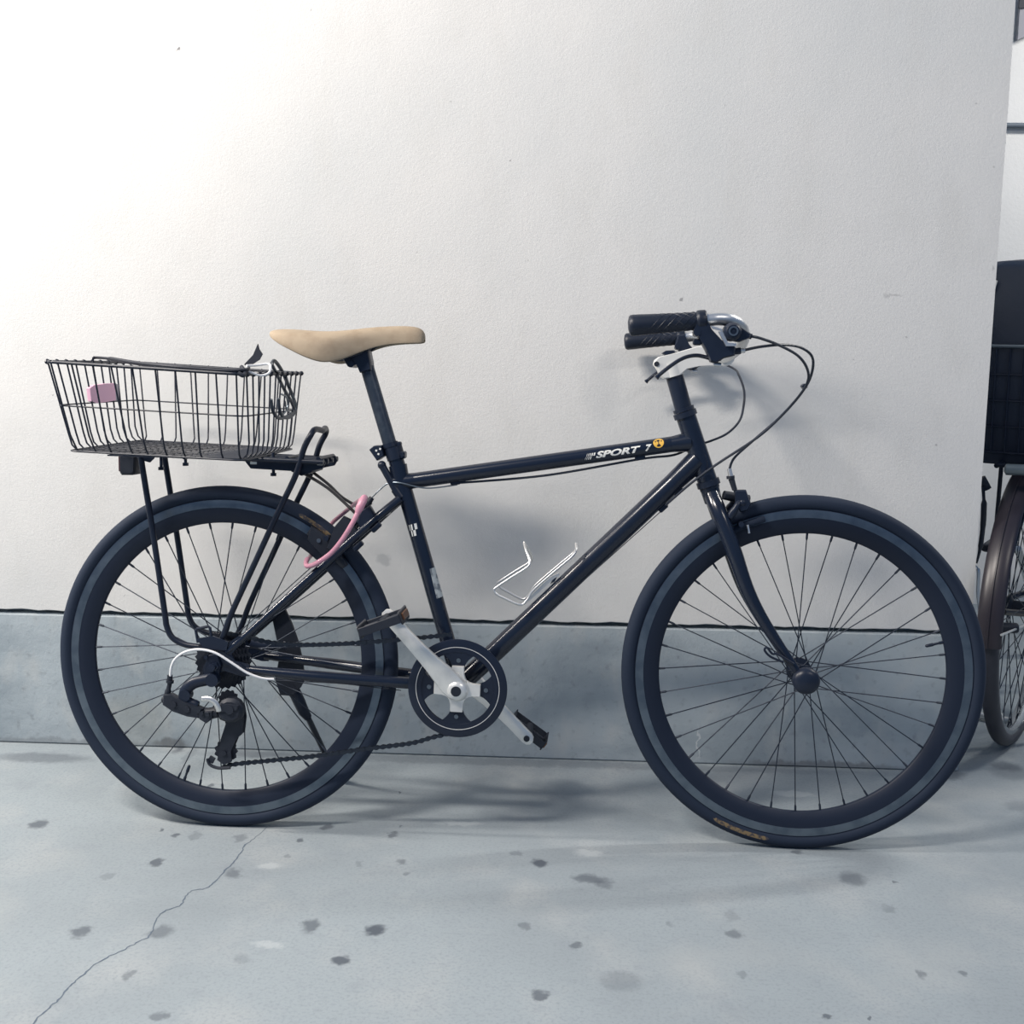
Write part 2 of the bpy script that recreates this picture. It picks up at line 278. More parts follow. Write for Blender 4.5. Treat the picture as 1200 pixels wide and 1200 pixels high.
# crack running over the floor from the rear tyre to the lower left corner of the view
ck = catmull(CRACK, 5); mb = MB(); vs = []; n = len(ck)
for i, p in enumerate(ck):
    t = (ck[min(i + 1, n - 1)] - ck[max(i - 1, 0)]).normalized(); s_ = Vector((-t.y, t.x, 0))
    w_ = (0.0007 + 0.0009 * random.random()) * (0.5 if i < 10 else 1); q = p + s_ * random.uniform(-0.0018, 0.0018)
    vs += [(q.x + s_.x * w_, q.y + s_.y * w_, 0.0004), (q.x - s_.x * w_, q.y - s_.y * w_, 0.0004)]
mb.add(vs, [(2 * i, 2 * i + 1, 2 * i + 3, 2 * i + 2) for i in range(n - 1)])
mb.build('crack', mat('crack_dirt', (0.10, 0.13, 0.17), 0.9), fl)

# upper plaster coat with its uneven lower edge, overhanging the plinth
mb = MB(); nx = 260; X0 = -4.0; x_of = lambda i: X0 + (XW - X0) * i / nx
edge = []; ph = 0
for i in range(nx + 1):
    x = x_of(i); edge.append(ZL + 0.0012 * math.sin(x * 31) + 0.0010 * math.sin(x * 87 + 1) + random.uniform(-0.0007, 0.0007))
vs = []
for i in range(nx + 1):
    x = x_of(i); vs += [(x, 0, 3.2), (x, 0, edge[i] + 0.002), (x, 0.003, edge[i]), (x, 0.03, edge[i])]
mb.add(vs, [f for i in range(nx) for f in ((4 * i, 4 * i + 1, 4 * i + 5, 4 * i + 4), (4 * i + 1, 4 * i + 2, 4 * i + 6, 4 * i + 5), (4 * i + 2, 4 * i + 3, 4 * i + 7, 4 * i + 6))])
mb.box(((X0 + XW) / 2, 0.115, (3.2 + ZL + 0.003) / 2), (XW - X0, 0.17, 3.2 - ZL - 0.003))
mb.add([(XW, 0, 3.2), (XW, 0, ZL), (XW, 0.03, ZL), (XW, 0.03, 3.2)], [(0, 1, 2, 3)])
wb = mb.build('wall_back', PLASTER, smooth=False); tag(wb, 'cream plastered wall above a grey plinth', kind='structure')
mb = MB()
mb.box(((X0 + XW) / 2, 0.102, (ZL - 0.009) / 2), (XW - X0 - 0.008, 0.196, ZL - 0.009), bev=0.004)
mb.box(((X0 + XW) / 2, 0.11, ZL - 0.003), (XW - X0 - 0.02, 0.15, 0.016))
pl = mb.build('baseboard_back', CONC, smooth=False); tag(pl, 'grey concrete plinth along the foot of the wall', kind='structure')
# recess beyond the wall end
PLASTER2 = surface_mat('white_plaster', (0.72, 0.715, 0.70), 0.8, [(2, 3, (0.64, 0.64, 0.63), 0.45, 0.7, (1, 1, 1), 0.6)], [], [(90, 0.3, 0.003)])
wr = MB().box((1.5, 1.68, 1.6), (7, 0.16, 3.2)).build('wall_far', PLASTER2, smooth=False); tag(wr, 'white wall of the recess behind the parked bicycle', kind='structure')
tb = MB().tube([(1.4316, 1.5850, 1.6253), (1.5412, 1.5850, 1.6245), (1.7324, 1.5850, 1.6191)], 0.009, 12)
tag(tb.build('trim_1', mat('grey_conduit', (0.10, 0.125, 0.155), 0.6)), 'dark conduit pipe along the far wall', kind='structure')
a = (1.5274, 1.5850, 1.8891); b_ = (1.5105, 1.5850, 2.1194)
pts = [(a[0] - .004, a[2]), (a[0] + 0.05, a[2] + 0.025), (a[0] + 0.4, a[2] + 0.04), (a[0] + 0.4, b_[2]), (a[0] - .004, b_[2])]
sg = MB().prism(pts, 1.575, 1.598, bev=0.003); sgo = sg.build('wall_board', mat('grey_board', (0.26, 0.26, 0.29), 0.6), None)
tag(sgo, 'grey board on the far wall at the top right corner', 'board')
a2 = (1.5207, 1.5700, 1.9856)
MB().prism([(a2[0], a2[2]), (a2[0] + 0.4, a2[2] + .05), (a2[0] + 0.4, a2[2] + 0.12), (a2[0], a2[2] + 0.12)], 1.568, 1.576).build('dark_band', STRAPM, sgo)

# ------------------------------------------------------------------ the bicycle
bike = link('bicycle', None)
bike.location = (-0.5366, -0.4023, 0.0)
bike.rotation_euler = (Matrix.Rotation(-0.00825, 3, 'Z') @ Matrix.Rotation(-0.07251, 3, 'X')).to_euler()
tag(bike, 'black city bicycle with tan saddle and rear wire basket, parked against the plastered wall', 'bicycle')
HR = 0.342; WB = 1.1191
def cyl2(mb, p, q, r, r2=None, seg=24): mb.cyl(p, q, r, r2, seg)

# frame
SEAT_T = (0.3358, 0.0000, 0.7454); BBC = (0.4631, 0.0000, 0.3050)
fr = MB()
fr.cyl(SEAT_T, BBC, 0.0152, None, 28)
TT0 = (0.3508, -0.0000, 0.6962); TT1 = (0.8943, -0.0000, 0.7804)
fr.cyl(TT0, TT1, 0.0150, None, 28)
DT0 = (0.9143, 0.0000, 0.7477); DT1 = (0.4740, -0.0000, 0.3104)
fr.cyl(DT0, DT1, 0.0190, None, 32)
HT0 = (0.8892, -0.0000, 0.8301); HT1 = (0.9354, 0.0000, 0.7003)
fr.cyl(HT0, HT1, 0.0188, None, 32)
# weld fillets at the joints
fr.cyl(lerp(TT1, TT0, -0.01), lerp(TT1, TT0, 0.055), 0.0195, 0.0150, 28)
fr.cyl(lerp(TT0, TT1, -0.03), lerp(TT0, TT1, 0.045), 0.0178, 0.0150, 28)
fr.cyl(lerp(DT0, DT1, 0.0), lerp(DT0, DT1, 0.10), 0.0215, 0.0190, 32)
fr.cyl((0.3408, -0.0000, 0.7290), (0.3541, -0.0000, 0.6615), 0.0180, 0.0160, 28)
fr.ycyl(BBC[0], BBC[2], -0.036, 0.036, 0.0205, 32)
ss0 = (0.3474, -0.0000, 0.6647)
ce = {}
for s_ in (-1, 1):
    top = (ss0[0], s_ * 0.016, ss0[2]); e = (0.2972, 0.0000, 0.6207); m1 = (e[0], s_ * 0.040, e[2]); e = (0.2025, -0.0000, 0.5335); m2 = (e[0], s_ * 0.052, e[2]); e = (0.0580, -0.0000, 0.4013); m3 = (e[0], s_ * 0.062, e[2]); e = (0.0196, -0.0000, 0.3677); m4 = (e[0], s_ * 0.064, e[2])
    fr.tube(catmull([top, m1, m2, m3, m4], 6), [0.0085] * 13 + [0.0085, 0.0083, 0.0081, 0.0078, 0.0075, 0.0074, 0.0073, 0.0072, 0.0071, 0.007, 0.007, 0.007], 16)
    c0 = (BBC[0] - 0.01, s_ * 0.024, BBC[2] + 0.000); c1 = (0.3340, -0.0000, 0.3132); c1 = (c1[0], s_ * 0.038, c1[2] - 0.001); c2 = (0.1945, 0.0000, 0.3228); c2 = (c2[0], s_ * 0.055, c2[2]); c3 = (0.0572, -0.0000, 0.3344); c3 = (c3[0], s_ * 0.062, c3[2])
    fr.tube(catmull([c0, c1, c2, c3], 6), [0.0115] * 7 + [0.0112] * 6 + [0.0105, 0.010, 0.0095, 0.009, 0.0085, 0.008], 16)
    # dropouts
    d = xz([(0.0579, -0.0000, 0.3978), (0.0442, -0.0000, 0.4009), (0.0094, -0.0000, 0.3760), (-0.0151, 0.0000, 0.3565), (-0.0258, 0.0000, 0.3390), (-0.0278, -0.0000, 0.3182), (-0.0158, -0.0000, 0.3116), (-0.0017, -0.0000, 0.3241), (0.0157, 0.0000, 0.3315), (0.0501, -0.0000, 0.3221), (0.0640, 0.0000, 0.3225), (0.0642, 0.0000, 0.3449), (0.0367, 0.0000, 0.3510), (0.0299, -0.0000, 0.3646)])
    fr.prism(d, s_ * 0.066 - 0.0025, s_ * 0.066 + 0.0025)
e = (0.3174, 0.0000, 0.6360); fr.cyl((e[0], -0.034, e[2]), (e[0], 0.034, e[2]), 0.006, None, 12)
e = (0.2967, 0.0000, 0.3052); fr.cyl((e[0] + 0.03, -0.04, e[2]), (e[0] + 0.03, 0.04, e[2]), 0.007, None, 12)
frame = fr.build('frame', BLACK, bike)
mb = MB()
mb.cyl((0.3316, 0.0000, 0.7635), (0.3383, 0.0000, 0.7405), 0.0178, None, 28)
mb.box((0.3507, -0.0000, 0.7489), (0.012, 0.026, 0.014), bev=0.002); mb.ycyl((0.3524, -0.0000, 0.7490)[0], (0.3524, -0.0000, 0.7490)[2], -0.018, 0.018, 0.003, 10)
mb.build('seat_clamp', SATIN, frame)
mb = MB(); mb.cyl((0.3123, -0.0120, 0.7293), (0.3442, -0.0100, 0.6721), 0.0072, None, 16); mb.ball((0.3123, -0.0120, 0.7293), 0.0085, 12); mb.cyl((0.3376, -0.0100, 0.6836), (0.3492, -0.0100, 0.6673), 0.009, None, 16)
mb.build('cable_stop', SATIN, frame)
for gp, ang in (((0.8052, 0.0000, 0.7502), 0.14), ((0.4536, 0.0000, 0.6978), 0.13), ((0.8507, -0.0000, 0.6551), 0.75), ((0.8789, -0.0000, 0.6865), 0.75)):
    MB().box(gp, (0.020, 0.011, 0.010), Euler((0, -ang, 0)), bev=0.002).build('cable_guide', SATIN, frame)
mb = MB(); mb.box((0.2746, -0.0520, 0.5767), (0.022, 0.012, 0.010), Euler((0, -0.76, 0)), bev=0.002); mb.build('cable_guide', SATIN, frame); mb = MB(); mb.box((0.3078, -0.0450, 0.6125), (0.022, 0.012, 0.010), Euler((0, -0.76, 0)), bev=0.002)
mb.build('cable_guide', SATIN, frame)

def on_tube(pts2, t0, t1, r):
    """(s, v) in metres along / around a tube, on its near side -> bicycle space"""
    a = (Vector(t1) - Vector(t0)).normalized(); up = Vector((-a.z, 0, a.x)); o = Vector(t0); out = []
    for s_, v_ in pts2:
        th = v_ / r; out.append(o + a * s_ + up * (r * math.sin(th)) + Vector((0, -r * math.cos(th), 0)))
    return out
def s_of(p, t0, t1):
    a = (Vector(t1) - Vector(t0)).normalized(); return (Vector(p) - Vector(t0)).dot(a)
def patch(mb, poly, t0, t1, r, n=4, mi=0):
    """four-cornered patch (s,v) wrapped on a tube"""
    (a, b, c, d) = poly; vs = []; m = n + 1
    for i in range(m):
        for j in range(m):
            u, w_ = i / n, j / n
            p = [(a[q] * (1 - u) + d[q] * u) * (1 - w_) + (b[q] * (1 - u) + c[q] * u) * w_ for q in (0, 1)]
            vs += on_tube([p], t0, t1, r)
    mb.add(vs, [(i * m + j, i * m + j + 1, (i + 1) * m + j + 1, (i + 1) * m + j) for i in range(n) for j in range(n)], mi)
# top tube lettering
def lettering(txt, s0, width, height, v0, t0, t1, r, name, shear=0.32):
    cu = bpy.data.curves.new(name, 'FONT'); cu.body = txt; cu.size = 1.0; cu.shear = shear; cu.offset = 0.04; cu.resolution_u = 3
    o = bpy.data.objects.new(name, cu); C.objects.link(o)
    bpy.context.view_layer.update()
    me = bpy.data.meshes.new_from_object(o.evaluated_get(bpy.context.evaluated_depsgraph_get()))
    bpy.data.objects.remove(o)
    bm = bmesh.new(); bm.from_mesh(me); bmesh.ops.triangulate(bm, faces=bm.faces)
    bmesh.ops.subdivide_edges(bm, edges=[e_ for e_ in bm.edges if e_.calc_length() > 0.15], cuts=3)
    xs = [v.co.x for v in bm.verts]; ys = [v.co.y for v in bm.verts]; x0, x1, y0, y1 = min(xs), max(xs), min(ys), max(ys)
    for v in bm.verts:
        v.co = on_tube([(s0 + (v.co.x - x0) / (x1 - x0) * width, v0 + (v.co.y - y0) / (y1 - y0) * height)], t0, t1, r)[0]
    bm.to_mesh(me); bm.free(); me.materials.clear(); me.materials.append(PRINT)
    return link(name, me, frame)
rt = 0.01535
sA = s_of((0.7197, -0.0150, 0.7643), TT0, TT1); sB = s_of((0.8043, -0.0150, 0.7798), TT0, TT1); sC = s_of((0.8123, -0.0150, 0.7783), TT0, TT1); sD = s_of((0.8282, -0.0150, 0.7801), TT0, TT1)
lettering('SPORT', sA, sB - sA, 0.0128, -0.0058, TT0, TT1, rt, 'lettering')
lettering('7', sC, (sD - sC) * 0.85, 0.0128, -0.0058, TT0, TT1, rt, 'lettering')
mb = MB(); s0 = s_of((0.6988, -0.0150, 0.7608), TT0, TT1)
for i, (du, wd) in enumerate(((0.0, 0.0007), (0.0028, 0.0010), (0.0058, 0.0015), (0.0092, 0.0022), (0.0130, 0.0030))):
    for j in range(2):
        if (i == 4 and j == 0): continue
        v0 = -0.0062 + j * 0.0062; so = s0 + du + j * 0.0026 + (0.0012 if j else 0)
        patch(mb, [(so, v0), (so + wd, v0), (so + wd + 0.0022, v0 + 0.0054), (so + 0.0022, v0 + 0.0054)], TT0, TT1, rt, 2)
mb.build('flag_emblem', PRINT, frame, smooth=False)
# chequered emblem on the seat tube
def seat_s(p): return s_of(p, BBC, SEAT_T)
mb = MB(); sv = seat_s((0.3783, -0.0150, 0.5940))
# rows across the tube: v grows towards the rear edge
for row, bars in ((1, ((0.0100, 0.0016), (0.0060, 0.0034), (-0.0012, 0.0052))), (0, ((0.0088, 0.0026), (0.0040, 0.0048)))):
    ss = sv + (0.0004 if row == 0 else 0.0122)
    for v_, wd in bars: patch(mb, [(ss, v_), (ss, v_ - wd), (ss + 0.0112, v_ - wd - 0.0010), (ss + 0.0112, v_ - 0.0010)], BBC, SEAT_T, 0.0155, 3)
mb.build('chequered_emblem', PRINT, frame, smooth=False)
# worn pale label on the front of the seat tube
mb = MB(); sa = seat_s((0.4327, -0.0100, 0.4765)); sb = seat_s((0.4142, -0.0100, 0.5327))
patch(mb, [(sa, -0.0050), (sa, -0.026), (sb, -0.026), (sb, -0.0075)], BBC, SEAT_T, 0.0156, 8)
tag(mb.build('worn_label', LABELM, frame), 'worn pale label on the seat tube')
# round yellow sticker
cs = s_of((0.8377, -0.0120, 0.7866), TT0, TT1); ring = [(cs + 0.0100 * math.cos(t_ * math.pi / 12), 0.0075 + 0.0100 * math.sin(t_ * math.pi / 12)) for t_ in range(24)]
mb = MB(); mb.add(on_tube([(cs, 0.0075)] + ring, TT0, TT1, 0.0155), [(0, i + 1, (i + 1) % 24 + 1) for i in range(24)])
tag(mb.build('sticker', YELLOW, frame), 'round yellow sticker')
mb = MB()
for du, dv, a_, b2 in ((-0.0055, 0.0035, 0.0012, 0.0018), (0.0055, 0.0035, 0.0012, 0.0018), (0, -0.0005, 0.0009, 0.0030), (-0.003, -0.006, 0.0007, 0.001), (0.0, -0.0068, 0.001, 0.0007), (0.003, -0.006, 0.0007, 0.001)):
    patch(mb, [(cs + du - a_, 0.0075 + dv - b2), (cs + du + a_, 0.0075 + dv - b2), (cs + du + a_, 0.0075 + dv + b2), (cs + du - a_, 0.0075 + dv + b2)], TT0, TT1, 0.0158, 2)
mb.build('sticker_mark', DARKPRINT, frame)

# headset and fork
for p, q, r in (((0.8866, 0.0000, 0.8373), (0.8900, -0.0000, 0.8277), 0.0222), ((0.8841, -0.0000, 0.8445), (0.8863, -0.0000, 0.8381), 0.0200), ((0.9328, -0.0000, 0.7084), (0.9363, -0.0000, 0.6979), 0.0222), ((0.9363, -0.0000, 0.6971), (0.9380, -0.0000, 0.6923), 0.0190)): MB().cyl(p, q, r, None, 32).build('headset_cup', SATIN, bike)
mb = MB(); mb.cyl((0.9363, -0.0000, 0.6971), (0.9450, 0.0000, 0.6681), 0.0185, 0.0165, 28)
e = (0.9535, 0.0000, 0.6488)
for s_ in (-1, 1):
    pts = [(0.9415, -0.0000, 0.6810), (0.9552, -0.0000, 0.6472), (0.9809, -0.0000, 0.5809), (1.0052, 0.0000, 0.5144), (1.0289, 0.0000, 0.4673), (1.0609, 0.0000, 0.4170), (1.0894, -0.0000, 0.3765), (1.1078, 0.0000, 0.3505)]
    ys = [0.006, 0.030, 0.043, 0.048, 0.050, 0.051, 0.051, 0.051]
    P3 = [(p[0], s_ * y_, p[2]) for p, y_ in zip(pts, ys)]; c_ = catmull(P3, 5)
    rr = [0.0150 - 0.0008 * (i / len(c_)) if i < 12 else 0.0142 - 0.0068 * ((i - 12) / (len(c_) - 13)) for i in range(len(c_))]
    mb.tube(c_, rr, 18)
    ax = (WB, HR); d_ = c_[-1]
    mb.prism([(d_.x - 0.011, d_.z + 0.008), (d_.x + 0.010, d_.z + 0.012), (ax[0] + 0.011, ax[1] + 0.003), (ax[0] + 0.006, ax[1] - 0.012), (ax[0] - 0.008, ax[1] - 0.010)], s_ * 0.052 - 0.0025, s_ * 0.052 + 0.0025)
mb.build('fork', BLACK, bike)

# ---- wheels
def tyre_profile():
    pr = []
    for k in range(22):
        a_ = math.radians(-142 + 284 * k / 21); pr.append((0.3272 + 0.0148 * math.cos(a_), 0.0158 * math.sin(a_)))
    return pr
def make_wheel(x, off, flanges, front):
    wh = link('wheel', None, bike, (x, 0, HR))
    t = MB().lathe(tyre_profile(), 144).build('tyre', RUBBER, wh)
    o_, i_ = 0.3160, 0.2990
    MB().lathe([(o_, -0.0122), (o_, -0.0098), (0.311, -0.006), (0.311, 0.006), (o_, 0.0098), (o_, 0.0122), (i_, 0.0122), (0.288, 0.0108), (0.2715, 0.0052), (0.2695, 0.003), (0.2695, -0.003), (0.2715, -0.0052), (0.288, -0.0108), (i_, -0.0122)], 144, ).build('rim', RIMM, wh, angle=50)
    mb = MB()
    for s_ in (-1, 1):
        mb.lathe([(0.3150, s_ * 0.0124), (0.3055, s_ * 0.0129), (0.2998, s_ * 0.0126), (0.2998, s_ * 0.0115), (0.3150, s_ * 0.0115)], 144)
    tag(mb.build('brake_track', TRACK, wh, angle=60), 'grey braking band of the rim')
    fr_, (yn, yf), ax0, ax1, rb = flanges
    hb = MB(); prof = [(0.0045, ax0), (0.012, ax0 + 0.001), (0.013, ax0 + 0.008), (rb, yn - 0.004), (fr_ + 0.004, yn - 0.002), (fr_ + 0.004, yn + 0.002), (rb, yn + 0.005), (rb * 0.85, 0), (rb, yf - 0.005), (fr_ + 0.004, yf - 0.002), (fr_ + 0.004, yf + 0.002), (rb, yf + 0.004), (0.013, ax1 - 0.008), (0.012, ax1 - 0.001), (0.0045, ax1)]
    hb.lathe(prof, 36, closed=False); hb.ycyl(0, 0, ax0 - 0.012, ax1 + 0.012, 0.0048, 14)
    hb.build('hub', SATIN, wh)
    kinds = {}
    for side, yfl in ((0, yn), (1, yf)):
        for dr in (-1, 1):
            a_ = math.radians(60) * dr; p0 = Vector((fr_ * math.sin(a_), yfl + (0.0015 if dr > 0 else -0.0015), fr_ * math.cos(a_))); p1 = Vector((0, 0, 0.2705))
            d_ = (p1 - p0).normalized()
            m_ = MB().tube([p0, p1], 0.00112, 6); m_.tube([p1 - d_ * 0.014, p1 - d_ * 0.011, p1 + d_ * 0.002], [0.0013, 0.0023, 0.0023], 6)
            kinds[side, dr] = m_.mesh('spoke', SPOKEM)
    for k in range(36):
        side = k % 2; dr = 1 if (k // 2) % 2 else -1
        link('spoke', kinds[side, dr], wh, rot=(0, math.radians(off + 10 * k), 0))
    return wh
def valve(wh, ang):
    d_ = Vector((math.sin(ang), 0, math.cos(ang)))
    m_ = MB().tube([d_ * 0.270, d_ * 0.262, d_ * 0.2615, d_ * 0.252, d_ * 0.250, d_ * 0.238, d_ * 0.236], [0.003, 0.003, 0.0022, 0.0024, 0.0033, 0.0030, 0.0014], 10)
    m_.build('valve', SATIN, wh)
def tyre_label(wh, a0, a1):
    m_ = MB(); r0, r1 = 0.3225, 0.3305; pr = []
    for r_ in (r0, (r0 + r1) / 2, r1):
        cz = (r_ - 0.3272) / 0.0148; pr.append((r_, -0.0158 * math.sqrt(max(0, 1 - cz * cz)) - 0.0004))
    n_ = 24; vs = []
    for i in range(n_ + 1):
        a_ = a0 + (a1 - a0) * i / n_; sh = 1.0
        ends = math.sqrt(max(0.0, 1 - (abs(2 * i / n_ - 1)) ** 12)); mid = (r0 + r1) / 2
        for r_, y_ in pr: rr = mid + (r_ - mid) * ends; vs.append((rr * math.cos(a_), y_, rr * math.sin(a_)))
    m_.add(vs, [(3 * i + k, 3 * i + 3 + k, 3 * i + 4 + k, 3 * i + 1 + k) for i in range(n_) for k in (0, 1)])
    tag(m_.build('tyre_label', GOLD, wh), 'faded gold lettering label on the tyre')
rear = make_wheel(0, 3.0, (0.0235, (-0.018, 0.034), -0.058, 0.058, 0.016), False)
front = make_wheel(WB, 0.5, (0.0200, (-0.034, 0.034), -0.046, 0.046, 0.0145), True)
def ang_of(p, wx): return math.atan2(p[2] - HR, p[0] - wx)
a_ = ang_of((-0.0817, -0.0000, 0.1197), 0); valve(rear, math.pi / 2 - a_)
a_ = ang_of((1.3487, -0.0000, 0.4016), WB); valve(front, math.pi / 2 - a_)
tyre_label(rear, ang_of((0.1496, -0.0150, 0.6329), 0), ang_of((0.2132, -0.0150, 0.5909), 0))
tyre_label(front, ang_of((0.9625, -0.0150, 0.0635), WB), ang_of((1.0675, -0.0150, 0.0236), WB))
# axle ends
mb = MB(); mb.ycyl(0, HR, -0.082, -0.068, 0.0085, 6); mb.ycyl(0, HR, -0.090, -0.07, 0.0045, 12)
MB().ycyl(0, HR, 0.068, 0.082, 0.0085, 6).build('axle_nut', SATIN, bike, smooth=False)
mb.build('axle_nut', SATIN, bike, smooth=False)
mb = MB(); ax = (WB, HR)
mb.lathe([(0.0, -0.072), (0.014, -0.071), (0.022, -0.067), (0.0255, -0.060), (0.0255, -0.056), (0.020, -0.0535), (0.0, -0.0535)], 32, closed=False, c=(WB, 0, HR))
tag(mb.build('axle_cap', SATIN, bike), 'black quick release nut')
q0 = (1.0946, -0.0620, 0.3741); q1 = (1.0654, -0.0660, 0.3919); q2 = (1.0445, -0.0680, 0.4046)
mb = MB().tube(catmull([q0, q1, (1.0543, -0.0670, 0.3934), q2, (1.0400, -0.0680, 0.3997), (1.0514, -0.0670, 0.3877), (1.0755, -0.0640, 0.3773)], 6), 0.0022, 8)
mb.build('release_lever', SATIN, bike)

# ---- crankset
CX, CZ = (0.4668, -0.0550, 0.3085)[0], (0.4668, -0.0550, 0.3085)[2]
crank = link('crankset', None, bike)
R0 = 0.0950
mb = MB()
mb.lathe([(R0, -0.0575), (R0, -0.0600), (0.0915, -0.0612), (0.0700, -0.0608), (0.0690, -0.0590), (0.0690, -0.0560), (0.0915, -0.0560)], 120, c=(CX, 0, CZ))
# toothed ring behind the guard
tv = []; NT = 44
for i in range(NT * 2):
    a_ = math.pi * i / NT; tv.append((CX + (0.0900 if i % 2 else 0.0860) * math.cos(a_), CZ + (0.0900 if i % 2 else 0.0860) * math.sin(a_)))
n = len(tv); vs = [(x, y_, z) for y_ in (-0.0545, -0.0515) for x, z in tv] + [(CX + 0.070 * math.cos(math.pi * i / NT), y_, CZ + 0.070 * math.sin(math.pi * i / NT)) for y_ in (-0.0545, -0.0515) for i in range(NT * 2)]
fs = []
for i in range(n):
    j = (i + 1) % n; fs += [(i, j, n + j, n + i), (i, 2 * n + i, 2 * n + j, j), (n + i, n + j, 3 * n + j, 3 * n + i), (2 * n + i, 3 * n + i, 3 * n + j, 2 * n + j)]
mb.add(vs, fs)
# inner web of the ring with four rounded openings: black arms
for k in range(4):
    a_ = math.radians(88 + 90 * k); c0 = Vector((CX, -0.0585, CZ)); d_ = Vector((math.cos(a_), 0, math.sin(a_))); s_ = Vector((-math.sin(a_), 0, math.cos(a_)))
    pl_ = ((0.0712, 0.046), (0.0690, 0.0385), (0.0655, 0.0310), (0.0610, 0.0245), (0.0560, 0.0195), (0.0500, 0.0150), (0.0420, 0.0118), (0.036, 0.0110))
    pol = [c0 + d_ * rr + s_ * hw for rr, hw in pl_] + [c0 + d_ * rr - s_ * hw for rr, hw in reversed(pl_)]
    mb.prism(xz(pol), -0.0600, -0.0560)
mb.build('chainring', SATIN, crank)
tag(MB().lathe([(0.0792, -0.0610), (0.0792, -0.0616), (0.0804, -0.0616), (0.0804, -0.0610)], 120, c=(CX, 0, CZ)).build('ring_line', WHITE, crank), 'thin white circle on the chainring')
mb = MB()
for k in range(4):
    a_ = math.radians(88 + 90 * k); MB().ycyl(CX + 0.0545 * math.cos(a_), CZ + 0.0545 * math.sin(a_), -0.0620, -0.0555, 0.0042, 12).build('ring_bolt', GREY, crank)
mb = MB()
for k in range(4):
    a_ = math.radians(88 + 90 * k); d_ = Vector((math.cos(a_), 0, math.sin(a_))); s_ = Vector((-math.sin(a_), 0, math.cos(a_))); c0 = Vector((CX, 0, CZ))
    pl_ = ((0.003, 0.022), (0.016, 0.0185), (0.022, 0.0145), (0.030, 0.0122), (0.040, 0.0120), (0.0445, 0.0115))
    pol = [c0 + d_ * rr + s_ * hw for rr, hw in pl_] + [c0 + d_ * rr - s_ * hw for rr, hw in reversed(pl_)]
    mb.prism(xz(pol), -0.0675, -0.0580, bev=0.0015)
PA = (0.3398, -0.0850, 0.4496); ca = Vector((PA[0] - CX, 0, PA[2] - CZ)); Lc = ca.length; cd = ca.normalized(); cn = Vector((-cd.z, 0, cd.x)); c0 = Vector((CX, 0, CZ))
def arm(mb, c0, cd, cn, y_in, y_out, L_, sgn):
    """tapered crank arm lofted from the axle boss to the pedal eye"""
    st = [(-0.014, .0160, 0.0), (0.0, .0220, 0.0), (0.02, .0235, 0.0), (0.040, .0215, .2), (0.070, .0175, .5), (0.105, .0148, .8), (0.14, .0135, 1), (L_ - .012, .0135, 1), (L_, .0140, 1), (L_ + .008, .0115, 1), (L_ + .0135, .0050, 1)]
    vs = []; m_ = 10
    for s1, hw, t in st:
        yc = y_in + (y_out - y_in) * t
        for k in range(m_):
            a_ = 2 * math.pi * k / m_; cy = math.sin(a_); cw = math.cos(a_)
            cw = math.copysign(abs(cw) ** 0.6, cw); cy = math.copysign(abs(cy) ** 0.6, cy)
            p = c0 + cd * s1 + cn * (hw * cw); vs.append((p.x, yc + 0.0075 * cy, p.z))
    fs = [(i * m_ + k, i * m_ + (k + 1) % m_, (i + 1) * m_ + (k + 1) % m_, (i + 1) * m_ + k) for i in range(len(st) - 1) for k in range(m_)]
    fs += [tuple(range(m_)), tuple(range((len(st) - 1) * m_, len(st) * m_))]
    mb.add(vs, fs)
arm(mb, c0, cd, cn, -0.072, -0.086, Lc, 1)
mb.lathe([(0.0, -0.0835), (0.0095, -0.0835), (0.0165, -0.0800), (0.0215, -0.0740), (0.0225, -0.066), (0.0, -0.066)], 32, closed=False, c=(CX, 0, CZ))
tag(mb.build('crank_arm', ALLOY, crank, angle=45), 'polished white-silver crank arm with four-arm spider')
mb = MB(); mb.ycyl(CX, CZ, -0.0845, -0.0820, 0.0098, 24)
mb.build('crank_bolt', GREASE, crank)
# opposite arm on the far side
FE = (0.5905, 0.0880, 0.1744); v_ = Vector((FE[0] - BBC[0], 0, FE[2] - BBC[2])); Lf = v_.length; v_.normalize(); vn = Vector((-v_.z, 0, v_.x))
mb = MB(); arm(mb, Vector((BBC[0], 0, BBC[2])), v_, vn, 0.072, 0.086, Lf, -1)
tag(mb.build('crank_arm', ALLOY, crank, angle=45), 'far crank arm pointing down and forward')
mb = MB(); mb.ycyl(FE[0], FE[2], 0.0765, 0.079, 0.0062, 20); mb.ycyl(FE[0], FE[2], 0.09, 0.105, 0.0065, 12); mb.build('pedal_axle_end', GREASE, crank)
MB().ycyl(BBC[0], BBC[2], -0.07, 0.075, 0.0085, 16).build('spindle', SATIN, crank)

